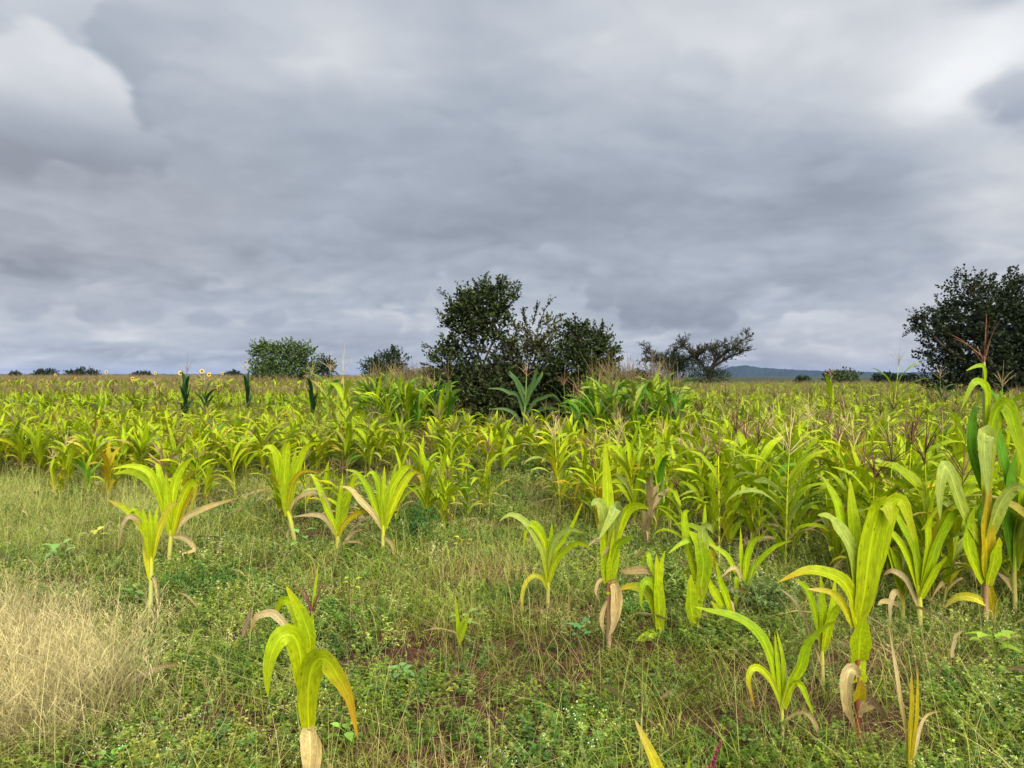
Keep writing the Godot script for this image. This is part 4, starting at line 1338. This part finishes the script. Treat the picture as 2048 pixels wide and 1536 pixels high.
func trees() -> void:
	var dark := Color(0.042, 0.058, 0.020)
	# the dark bush in the middle
	var base := Vector3(spot(1040, 800, 17.5).x, 0, -17.5)
	var bush := leafy_tree("dark_bush", "big dark many-stemmed bush in the middle of the field", "bush", base, [
		[955, 615, 50, 38, 0.0], [1002, 596, 28, 28, 0.2, 0.9], [935, 640, 42, 32, 0.1], [985, 645, 30, 26, 0.2], [928, 686, 42, 32, 0.0, 0.55], [900, 730, 38, 40, 0.1], [985, 705, 44, 36, 0.0, 0.45],
		[1072, 672, 46, 44, -0.2, 0.30, Color(0.075, 0.080, 0.032)], [1060, 720, 54, 42, -0.1, 0.6, Color(0.060, 0.066, 0.026)], [1170, 690, 42, 34, 0.2], [1150, 672, 26, 24, 0.1], [1195, 715, 38, 32, 0.1], [1145, 735, 52, 40, 0.3], [1200, 760, 32, 40, -0.1],
		[935, 785, 58, 52, 0.0], [1010, 790, 66, 60, -0.1], [1090, 800, 62, 55, -0.4], [1165, 800, 56, 54, -0.2], [985, 845, 56, 35, 0.0], [1080, 850, 60, 36, -0.4], [1160, 850, 46, 34, -0.3]],
		dark, 2900.0, 0.085, 0.28, 0.05, 9)
	shoots(bush, base, [[915, 620, 882, 588], [912, 648, 878, 628], [960, 600, 950, 570], [975, 590, 972, 556], [1000, 585, 1032, 566], [990, 590, 1003, 562], [890, 705, 852, 696], [905, 680, 896, 655], [1075, 660, 1102, 602], [1055, 660, 1048, 622], [1085, 650, 1124, 632], [1065, 650, 1075, 615], [1035, 680, 1020, 640], [1150, 665, 1130, 650], [1165, 660, 1172, 650], [1200, 700, 1220, 678], [1215, 720, 1240, 706], [1205, 745, 1232, 738], [1020, 600, 1036, 580]], 0.06, Color(0.045, 0.058, 0.024), 5)
	var lm := MB.new()
	limb(lm, spot(1022, 720, 17.3) - base, spot(985, 640, 17.4) - base, 0.045, 0.03, BARK, 0.03)
	part("limb", lm, mat.bark, bush)
	# the big tree on the right
	base = Vector3(spot(2010, 780, 30.0).x, 0, -30.0)
	var big := leafy_tree("dark_tree", "big dark spreading tree at the right edge of the field", "tree", base, [
		[1930, 585, 38, 30, 0.3, 0.8], [1975, 610, 50, 40, 0.0, 0.85], [1925, 640, 52, 38, 0.2], [1875, 660, 38, 24, 0.2, 0.8], [1845, 650, 20, 14, 0.2, 0.9], [1890, 705, 46, 36, 0.0], [1950, 700, 60, 50, 0.0], [2010, 660, 60, 56, 0.0], [2050, 600, 55, 45, 0.0, 0.9], [2080, 680, 70, 70, 0.0], [1880, 755, 34, 30, 0.0], [1935, 765, 55, 40, 0.0], [2010, 760, 65, 50, 0.0], [2100, 760, 70, 50, 0.0], [2120, 620, 50, 40, 0.0]],
		Color(0.032, 0.044, 0.020), 430.0, 0.13, 0.5, 0.14, 10)
	shoots(big, base, [[1915, 590, 1915, 548], [1940, 580, 1962, 548], [1980, 580, 1992, 552], [1850, 650, 1812, 668], [1850, 640, 1838, 640], [1885, 630, 1872, 595], [1890, 640, 1858, 620], [2020, 570, 2020, 540], [2040, 570, 2034, 538]], 0.09, Color(0.022, 0.030, 0.017), 6)
	# the round tree at the left, the darker one behind it, and the tree left of the bush
	leafy_tree("round_tree", "round mid-green tree standing alone behind the maize, left of centre", "tree", Vector3(spot(570, 750, 44.0).x, 0, -44.0),
		[[565, 722, 48, 32, 0.0], [530, 722, 30, 28, 0.0, 0.9], [600, 718, 34, 28, 0.0], [575, 702, 34, 16, 0.0, 0.8], [522, 700, 16, 10, 0, 0.7], [560, 752, 60, 30, 0.0], [610, 748, 30, 28, 0.0]], Color(0.065, 0.105, 0.026), 190.0, 0.15, 0.45, 0.1, 9)
	leafy_tree("dark_shrub_tree", "small dark tree peeping out behind the right side of the round tree", "tree", Vector3(spot(642, 750, 52.0).x, 0, -52.0),
		[[642, 730, 16, 18, 0.0], [656, 736, 12, 14, 0.0], [640, 752, 22, 20, 0.0]], Color(0.022, 0.038, 0.018), 300.0, 0.15, 0.4, 0.08, 9)
	leafy_tree("dark_domed_tree", "dark domed tree on the skyline between the round tree and the bush", "tree", Vector3(spot(775, 750, 60.0).x, 0, -60.0),
		[[770, 730, 34, 20, 0.0], [795, 722, 24, 16, 0.0], [745, 738, 24, 18, 0.0], [784, 708, 8, 8, 0, 0.9], [775, 752, 46, 20, 0.0]], Color(0.026, 0.046, 0.022), 190.0, 0.17, 0.45, 0.1, 9)
	# two thorn trees
	acacia("left acacia, low and twiggy, with bare branches reaching left", Vector3(spot(1345, 760, 55.0).x, 0, -55.0),
		[[1345, 760, 1342, 730, 1312, 712, 1286, 700], [1345, 760, 1345, 728, 1352, 704, 1356, 692], [1342, 745, 1320, 725, 1290, 722], [1345, 745, 1372, 722, 1386, 704]],
		[[1340, 728, 38, 20, 900], [1370, 735, 28, 18, 500], [1310, 742, 22, 12, 90]], Color(0.040, 0.056, 0.018))
	acacia("right acacia, wind-swept with a long bare limb rising to the right", Vector3(spot(1418, 765, 52.0).x, 0, -52.0),
		[[1420, 765, 1412, 735, 1392, 706, 1372, 684], [1420, 765, 1432, 722, 1462, 696, 1496, 672], [1418, 745, 1425, 718, 1430, 700, 1442, 690], [1425, 735, 1455, 715, 1478, 703], [1418, 745, 1400, 716, 1404, 700]],
		[[1422, 730, 26, 18, 170], [1440, 702, 36, 7, 90], [1420, 755, 40, 16, 500], [1468, 690, 20, 4, 30]], Color(0.040, 0.056, 0.018))
	# low bushes along the skyline
	for b in [[92, 746, 24, 9, 120, "low dark bush, second from the left on the far skyline"], [165, 745, 34, 9, 110, "wide flat bush on the far left skyline"], [282, 748, 18, 7, 125, "small dark bush left of the leaning maize tassel on the skyline"], [30, 748, 9, 5, 130, "tiny bush near the left end of the skyline"], [465, 748, 16, 7, 120, "low bush on the skyline just left of the round tree"], [1682, 752, 34, 12, 75, "rounded green bush before the far blue hill"], [1770, 755, 22, 9, 90, "small dark bush before the hill, under the pale forked tassel"], [1812, 757, 16, 8, 95, "small dark bush left of the big dark tree"], [1605, 762, 10, 6, 90, "tiny dark bush in the middle of the far hill's foot"], [1275, 752, 16, 9, 75, "low bush left of the first acacia"], [850, 752, 26, 8, 90, "scrubby grey-brown bush left of the dark bush on the skyline"]]:
		var at := Vector3(spot(b[0], 752, b[4]).x, 0, -b[4])
		var col := Color(0.07, 0.10, 0.035) if b[0] == 1682 else Color(0.026, 0.040, 0.018)
		leafy_tree("skyline_bush", b[5], "bush", at, [[b[0], b[1] + 3, b[2] * 0.7, b[3], 0.0], [b[0] - b[2] * 0.5, b[1] + 5, b[2] * 0.5, b[3] * 0.7, 0.0], [b[0] + b[2] * 0.45, b[1] + 4, b[2] * 0.55, b[3] * 0.8, 0.0], [b[0], b[1] + 14, b[2] * 0.9, b[3], 0.0]], col, 70.0, 0.26, 0.5, 0.06, 9)

# ------------------------------------------------------------------ land
func land() -> void:
	var mb := MB.new()
	var nx := 240
	var nz := 240
	for j in nz + 1:
		var b := float(j) / nz
		var z := 8.0 - (sinh(b * 7.6) / sinh(7.6)) * 4200.0 - 14.0 * b
		for i in nx + 1:
			var a := 2.0 * i / nx - 1.0
			var x := sinh(a * 6.6) / sinh(6.6) * 4200.0 + a * 6.0
			mb.add(Vector3(x, height(x, z) if absf(x) < 60.0 and z > -60.0 else 0.0, z), Vector3.UP, Vector2(x, z), Color.WHITE)
	for j in nz:
		for i in nx:
			var q := j * (nx + 1) + i
			mb.quad(q, q + 1, q + nx + 2, q + nx + 1)
	for j in nz + 1:
		for i in nx + 1:
			var q := j * (nx + 1) + i
			var p := mb.v[q]
			if p.z > -60.0 and absf(p.x) < 60.0:
				var e := 0.05
				mb.n[q] = Vector3(height(p.x - e, p.z) - height(p.x + e, p.z), 2 * e, height(p.x, p.z - e) - height(p.x, p.z + e)).normalized()
	structure("ground", mb, mat.soil, "reddish brown soil of the field")
	# the scrub plain behind the field
	var pl := MB.new()
	for j in 41:
		for i in 61:
			var z := -135.0 - j * j * 2.2
			var x := (i / 30.0 - 1.0) * (200.0 - z)
			var g := 0.7 + 0.5 * patches.get_noise_2d(x * 0.3, z * 0.3)
			pl.add(Vector3(x, 0.05 + 0.35 * maxf(patches.get_noise_2d(x * 0.8, z * 0.8), 0.0), z), Vector3.UP, Vector2.ZERO, Color(0.075 * g, 0.085 * g, 0.035 * g))
	for j in 40:
		for i in 60:
			var q := j * 61 + i
			pl.quad(q, q + 1, q + 62, q + 61)
	structure("scrub_plain", pl, mat.crown, "far plain of low scrub behind the field")
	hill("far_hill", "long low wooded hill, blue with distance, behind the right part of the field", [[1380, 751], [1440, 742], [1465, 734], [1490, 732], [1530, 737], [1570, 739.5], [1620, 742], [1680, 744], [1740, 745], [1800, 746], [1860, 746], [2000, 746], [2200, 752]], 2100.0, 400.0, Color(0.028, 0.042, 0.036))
	hill("near_hill", "low brown wooded hill just left of the dark bush", [[780, 752], [812, 742], [835, 737], [860, 736], [900, 738], [980, 742], [1100, 745], [1180, 745], [1260, 748], [1330, 752]], 900.0, 160.0, Color(0.10, 0.085, 0.055))
	hill("left_rise", "faint low rise along the left skyline", [[-300, 750], [0, 749], [200, 749.5], [480, 749], [700, 751]], 1600.0, 250.0, Color(0.06, 0.07, 0.04))

func hill(called: String, label: String, ridge: Array, dist: float, depth: float, c: Color) -> void:
	var mb := MB.new()
	var cols := 220
	var rows := 14
	var x0: float = ridge[0][0]
	var x1: float = ridge[ridge.size() - 1][0]
	for j in rows + 1:
		var b := float(j) / rows
		for i in cols + 1:
			var px := lerpf(x0, x1, float(i) / cols)
			var py := 752.0
			for k in ridge.size() - 1:
				if px >= ridge[k][0] and px <= ridge[k + 1][0]:
					py = lerpf(ridge[k][1], ridge[k + 1][1], smoothstep(0.0, 1.0, (px - ridge[k][0]) / (ridge[k + 1][0] - ridge[k][0])))
			var top := maxf((752.0 - py) / FOCAL * dist + EYE, 0.0)
			var s := sin(PI * b)
			var p := spot(px, 752.0, dist + depth * (b - 0.5))
			var rough := absf(patches.get_noise_2d(p.x * 2.3, p.z * 2.3 + 70.0 * j)) * dist * 0.0022 + rng.randf() * dist * 0.0007
			var g := 0.75 + 0.5 * rng.randf()
			mb.add(Vector3(p.x, (top + rough) * s - 0.5, p.z), Vector3.UP, Vector2.ZERO, Color(c.r * g, c.g * g, c.b * g))
	for j in rows:
		for i in cols:
			var q := j * (cols + 1) + i
			mb.quad(q, q + cols + 1, q + cols + 2, q + 1)
			var n0 := (mb.v[q + 1] - mb.v[q]).cross(mb.v[q + cols + 1] - mb.v[q]).normalized()
			mb.n[q] = n0 if n0.y > 0.0 else -n0
	structure(called, mb, mat.crown, label)

# ------------------------------------------------------------------ sky
var n_low := FastNoiseLite.new()
var n_mid := FastNoiseLite.new()
var n_fine := FastNoiseLite.new()
var marks := []

func mark(px: float, py: float, rx: float, ry: float, amount: float) -> void:   # a lighter or darker stretch of cloud
	var x := (px - 1024.0) / FOCAL
	var az := rad_to_deg(atan(x))
	var el := rad_to_deg(atan((HORIZON - py) / FOCAL * cos(atan(x))))
	marks.append([az, el, rad_to_deg(rx / FOCAL), rad_to_deg(ry / FOCAL), amount])

func heap(az: float, el: float, circles: Array, wob: float) -> float:    # signed depth inside a heaped cloud, degrees
	var m := -99.0
	for c in circles:
		m = maxf(m, c[2] - Vector2(az - c[0], (el - c[1]) * 1.05).length())
	return m + wob

func cloud_light(az: float, el: float) -> Color:
	var e := deg_to_rad(maxf(el, 0.0))
	var a := deg_to_rad(az)
	var r := 1.0 / (sin(e) + 0.20)
	var p := Vector3(sin(a) * cos(e) * r, sin(e) * 1.2, -cos(a) * cos(e) * r)
	var lo := n_low.get_noise_3dv(p * 22.0)
	var mi := n_mid.get_noise_3dv(p * 30.0 + Vector3(lo, 0, lo) * 9.0)
	var fi := n_fine.get_noise_3dv(p * 90.0 + Vector3(mi, 0, lo) * 20.0)
	var fj := n_fine.get_noise_3dv(p * 210.0 + Vector3(fi, mi, lo) * 26.0)
	var l := 181.0 + 9.0 * smoothstep(12.0, 2.0, el) + 9.0 * smoothstep(5.0, 40.0, el) + 12.0 * lo + 15.0 * mi + (8.0 + 18.0 * smoothstep(14.0, 3.0, el)) * (absf(fi) - 0.17) + 5.0 * fi + 7.0 * fj
	var wx := az + mi * 3.0
	var wy := el + fi * 1.2 + mi * 1.2
	for m in marks:
		var dx: float = (wx - m[0]) / m[2]
		if dx > 2.2 or dx < -2.2:
			continue
		var dy: float = (wy - m[1]) / m[3]
		var q := dx * dx + dy * dy
		if q < 5.0:
			l += m[4] * exp(-q * 1.2)
	# heaped clouds with clear edges
	for h in heaps:
		if absf(az - h[0]) > h[1]:
			continue
		var dd := heap(az, el, h[2], 0.7 * h[6] * mi + 1.3 * h[6] * fi + 0.5 * h[6] * fj)
		if dd > -1.0:
			var lit := lerpf(h[4], h[3], smoothstep(h[7], h[8], el)) + 8.0 * mi + 10.0 * (absf(fi) - 0.17) + 7.0 * fj
			l = lerpf(l, lit, h[5] * smoothstep(-0.05, 0.55 * h[6], dd) * smoothstep(h[7] - 0.9 * h[6], h[7] + 0.5 * h[6], el))
	# two big ones
	if az < -20.0 and az > -60.0:
		var d := heap(az, el, [[-32.2, 17.3, 4.2], [-30.0, 17.4, 3.6], [-28.8, 15.6, 3.0], [-35.0, 15.5, 4.6], [-25.8, 14.6, 1.9], [-27.2, 14.8, 2.2]], 1.6 * fi + 0.9 * mi + 0.5 * fj)
		var lit := lerpf(150.0, 220.0, smoothstep(12.6, 19.8, el)) + 12.0 * (absf(fi) - 0.17) + 6.0 * mi
		l = lerpf(l, lit, smoothstep(-0.15, 0.7, d) * smoothstep(11.0, 14.4, el))
	if az > 26.0 and az < 60.0:
		var d := heap(az, el, [[34.0, 17.0, 2.4], [36.6, 17.6, 3.2], [32.6, 17.0, 1.6], [40.0, 18.0, 4.0]], 1.9 * fi + 1.2 * mi + 0.7 * fj)
		l = lerpf(l, lerpf(160.0, 196.0, smoothstep(14.4, 18.8, el)), 0.9 * smoothstep(-0.4, 1.1, d))
	var v := clampf(l, 96.0, 244.0)
	var warm := smoothstep(0.0, 0.6, n_low.get_noise_3dv(p * 14.0 + Vector3(40, 0, 0)) + 0.1)
	var tint := lerpf(1.0, 0.25, smoothstep(175.0, 238.0, v))
	var blue := lerpf(1.1, 0.8, warm)
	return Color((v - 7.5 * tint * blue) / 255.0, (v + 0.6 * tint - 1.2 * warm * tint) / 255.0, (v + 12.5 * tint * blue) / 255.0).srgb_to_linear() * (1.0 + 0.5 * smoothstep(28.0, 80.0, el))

var heaps := []

func cumulus(circles: Array, top: float, foot: float, share: float, rough: float) -> void:    # circles in degrees: azimuth, height, radius
	var x0 := 999.0
	var x1 := -999.0
	var y0 := 999.0
	var y1 := -999.0
	for c in circles:
		x0 = minf(x0, c[0] - c[2])
		x1 = maxf(x1, c[0] + c[2])
		y0 = minf(y0, c[1] - c[2] * 0.5)
		y1 = maxf(y1, c[1] + c[2])
	heaps.append([(x0 + x1) * 0.5, (x1 - x0) * 0.5 + 1.5, circles, top, foot, share, rough, y0, y1])

func make_sky() -> PanoramaSkyMaterial:
	cumulus([[-33.0, 21.0, 2.8], [-31.5, 23.4, 2.8], [-30.4, 20.2, 1.7], [-36.0, 24.0, 3.5]], 214, 194, 0.8, 1.2)
	cumulus([[-23.5, 18.0, 2.8], [-20.0, 19.4, 2.8], [-16.4, 18.2, 2.4], [-13.0, 19.0, 2.0]], 196, 176, 0.6, 1.5)
	cumulus([[-14.0, 3.2, 1.2], [-12.0, 3.4, 1.4], [-9.5, 3.8, 1.7], [-7.4, 3.2, 1.3], [-5.8, 3.0, 0.9]], 208, 182, 0.9, 0.8)
	cumulus([[-7.0, 6.2, 1.0], [-5.2, 6.6, 1.2], [-9.0, 5.9, 0.9]], 190, 172, 0.7, 0.7)
	cumulus([[-22.4, 6.9, 0.7], [-21.4, 6.8, 0.5]], 196, 170, 0.7, 0.5)
	cumulus([[-29.0, 4.6, 1.5], [-26.0, 4.9, 1.3], [-22.0, 4.3, 1.4], [-18.0, 4.2, 1.2], [-32.5, 4.4, 1.3]], 192, 173, 0.75, 0.8)
	cumulus([[-19.0, 9.0, 1.8], [-16.0, 9.5, 2.1], [-13.0, 9.9, 1.9], [-10.0, 9.3, 1.6]], 182, 164, 0.6, 1.2)
	cumulus([[-3.0, 8.2, 1.9], [0.0, 8.6, 1.7], [3.0, 8.0, 1.6]], 186, 168, 0.6, 1.0)
	cumulus([[4.6, 6.6, 1.1], [6.6, 5.9, 1.7], [9.4, 5.2, 2.1], [12.4, 4.6, 2.0], [15.0, 4.2, 1.5]], 176, 158, 0.85, 0.9)
	cumulus([[18.3, 5.1, 0.9], [19.8, 4.9, 0.7], [21.4, 5.0, 0.6]], 204, 182, 0.8, 0.6)
	cumulus([[18.0, 2.4, 1.1], [20.4, 2.8, 1.3], [22.8, 3.3, 1.6], [25.6, 2.9, 1.5], [28.2, 2.5, 1.4]], 210, 190, 0.85, 0.8)
	cumulus([[10.0, 1.6, 1.0], [12.4, 1.9, 1.1], [14.6, 1.6, 0.9]], 198, 184, 0.8, 0.6)
	cumulus([[6.0, 20.5, 3.0], [10.0, 21.5, 3.2], [14.0, 20.6, 2.8]], 204, 188, 0.5, 1.8)
	n_low.seed = 11; n_low.frequency = 0.018; n_low.fractal_octaves = 3
	n_mid.seed = 23; n_mid.frequency = 0.030; n_mid.fractal_octaves = 4
	n_fine.seed = 37; n_fine.frequency = 0.030; n_fine.fractal_octaves = 4
	mark(70, 60, 70, 110, 24); mark(0, 130, 60, 90, 8); mark(620, 60, 260, 110, 16); mark(700, 130, 160, 90, 8)
	mark(250, 110, 120, 90, -16); mark(330, 250, 110, 70, -8); mark(480, 40, 120, 50, -8)
	mark(1500, 60, 330, 110, 30); mark(1180, 60, 150, 80, 10); mark(950, 130, 150, 110, -4)
	mark(1930, 130, 140, 100, 40); mark(2040, 80, 90, 80, 18); mark(1830, 230, 110, 100, 22); mark(1980, 10, 60, 24, -26)
	mark(2030, 400, 90, 120, 26); mark(1960, 340, 90, 60, 10); mark(1560, 330, 260, 60, -6); mark(1640, 420, 230, 45, -16); mark(1280, 330, 220, 130, -4)
	mark(100, 345, 220, 20, -14); mark(30, 548, 100, 16, -26); mark(90, 520, 120, 16, -8); mark(500, 300, 160, 90, -8); mark(380, 470, 300, 60, -4)
	mark(400, 555, 30, 8, 14); mark(390, 580, 70, 16, -12); mark(620, 400, 100, 60, -6); mark(1150, 440, 420, 70, -12); mark(820, 480, 160, 40, -12)
	mark(300, 705, 300, 14, -14); mark(200, 640, 260, 24, 8); mark(30, 725, 60, 14, 22); mark(450, 728, 160, 10, 8)
	mark(830, 665, 130, 34, 26); mark(760, 640, 100, 18, 8); mark(800, 615, 60, 20, -12); mark(1040, 640, 120, 50, 12); mark(1010, 555, 130, 26, 6); mark(1155, 580, 40, 20, 14)
	mark(1330, 640, 130, 50, -20); mark(1430, 670, 110, 24, -12); mark(1200, 545, 160, 30, -10); mark(1300, 715, 120, 20, 18)
	mark(1680, 665, 170, 34, 24); mark(1580, 700, 130, 22, 22); mark(1520, 610, 40, 16, 16); mark(1560, 590, 140, 40, -8); mark(1640, 685, 60, 10, -12); mark(1760, 720, 90, 18, 10)
	var low := Image.create_empty(512, 256, false, Image.FORMAT_RGBF)
	for y in 140:
		for x in 512:
			var az := (x + 0.5) / 512.0 * 360.0
			if az > 180.0:
				az -= 360.0
			low.set_pixel(x, y, cloud_light(az, 90.0 - (y + 0.5) / 256.0 * 180.0))
	for y in range(140, 256):
		for x in 512:
			low.set_pixel(x, y, Color(0.10, 0.11, 0.05))
	low.resize(3072, 1536, Image.INTERPOLATE_BILINEAR)
	for y in range(516, 776):
		var el := 90.0 - (y + 0.5) / 1536.0 * 180.0
		for i in range(-332, 332):
			low.set_pixel(posmod(i, 3072), y, cloud_light((i + 0.5) / 3072.0 * 360.0, el))
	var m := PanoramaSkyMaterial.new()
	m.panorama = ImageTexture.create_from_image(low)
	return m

# ------------------------------------------------------------------ materials
func paint() -> void:
	var im := Image.create_empty(64, 256, false, Image.FORMAT_RGB8)
	var nz := FastNoiseLite.new()
	nz.seed = 5
	nz.frequency = 0.05
	for y in 256:
		for x in 64:
			var u := absf((x + 0.5) / 32.0 - 1.0)
			var v := y / 256.0
			var g := 0.80 + 0.07 * sin(x * 1.9) + 0.14 * nz.get_noise_2d(x * 5.0, y * 0.5) + 0.10 * nz.get_noise_2d(x * 1.0 + 200.0, y * 1.0)
			var rib := smoothstep(0.13, 0.05, u) * (1.0 - 0.6 * v)
			g = lerpf(g, 1.0, rib)
			im.set_pixel(x, y, Color(g, g * (1.0 - 0.0 * rib), g))
	var fleck := RandomNumberGenerator.new()
	fleck.seed = 77
	for i in 34:       # insect nicks and rust flecks
		var fx := fleck.randi_range(1, 62)
		var fy := fleck.randi_range(10, 240)
		for k in fleck.randi_range(1, 5):
			im.set_pixel(fx, mini(fy + k, 255), Color(0.30, 0.20, 0.12))
	var tex := ImageTexture.create_from_image(im)
	for w in [["leaf", 0.52, 0.8, 0.30], ["stalk", 0.6, 0.15, 0.3], ["straw", 0.8, 0.2, 0.2], ["grass", 0.7, 0.8, 0.18], ["weedleaf", 0.55, 0.6, 0.35], ["crown", 0.7, 0.30, 0.12], ["bark", 0.9, 0.0, 0.2]]:
		var m := StandardMaterial3D.new()
		m.resource_name = w[0]
		m.vertex_color_use_as_albedo = true
		m.roughness = w[1]
		m.metallic_specular = w[3]
		m.cull_mode = BaseMaterial3D.CULL_DISABLED
		if w[2] > 0.0:
			m.backlight_enabled = true
			m.backlight = Color(w[2], w[2], w[2])
		mat[w[0]] = m
	mat.leaf.albedo_texture = tex
	var soil := StandardMaterial3D.new()
	var sn := FastNoiseLite.new()
	sn.seed = 3
	sn.frequency = 0.02
	sn.fractal_octaves = 5
	var st := NoiseTexture2D.new()
	st.width = 512
	st.height = 512
	st.seamless = true
	st.noise = sn
	var ramp := Gradient.new()
	ramp.offsets = PackedFloat32Array([0.2, 0.5, 0.8])
	ramp.colors = PackedColorArray([Color(0.026, 0.012, 0.008).linear_to_srgb(), Color(0.050, 0.023, 0.014).linear_to_srgb(), Color(0.085, 0.045, 0.028).linear_to_srgb()])
	st.color_ramp = ramp
	soil.albedo_texture = st
	soil.uv1_triplanar = true
	soil.uv1_world_triplanar = true
	soil.uv1_scale = Vector3(0.7, 0.7, 0.7)
	soil.roughness = 0.95
	soil.metallic_specular = 0.2
	var bn := NoiseTexture2D.new()
	bn.width = 512
	bn.height = 512
	bn.seamless = true
	bn.noise = sn
	bn.as_normal_map = true
	bn.bump_strength = 9.0
	soil.normal_enabled = true
	soil.normal_texture = bn
	mat.soil = soil

func _ready() -> void:
	cam = Camera3D.new()
	cam.name = "camera"
	cam.fov = 54.0
	cam.near = 0.05
	cam.far = 9000.0
	cam.position = Vector3(0, EYE, 0)
	cam.rotation_degrees = Vector3(-rad_to_deg(atan((768.0 - HORIZON) / FOCAL)), 0, 0)
	add_child(cam)
	var we := WorldEnvironment.new()
	we.name = "environment"
	var env := Environment.new()
	env.background_mode = Environment.BG_SKY
	var sky := Sky.new()
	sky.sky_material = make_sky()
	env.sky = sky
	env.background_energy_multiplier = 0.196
	env.tonemap_mode = Environment.TONE_MAPPER_LINEAR
	env.tonemap_exposure = 5.1
	env.fog_enabled = true
	env.fog_density = 0.00009
	env.fog_light_color = Color(0.55, 0.70, 1.0)
	env.sdfgi_enabled = true
	env.ssao_enabled = true
	env.ssil_enabled = true
	we.environment = env
	add_child(we)
	var sun := DirectionalLight3D.new()
	sun.name = "sun"
	sun.light_energy = 0.5
	sun.light_color = Color(1.0, 0.97, 0.92)
	sun.light_angular_distance = 60.0
	sun.shadow_enabled = true
	sun.rotation_degrees = Vector3(-46.0, 24.0, 0)
	add_child(sun)

	rng.seed = 20240
	bumps.seed = 8
	bumps.frequency = 0.6
	patches.seed = 15
	patches.frequency = 0.06
	paint()
	land()
	trees()
	foreground_maize()
	standing_maize()
	field()
	sunflowers()
	single_weeds()
	ground_cover()
	litter()
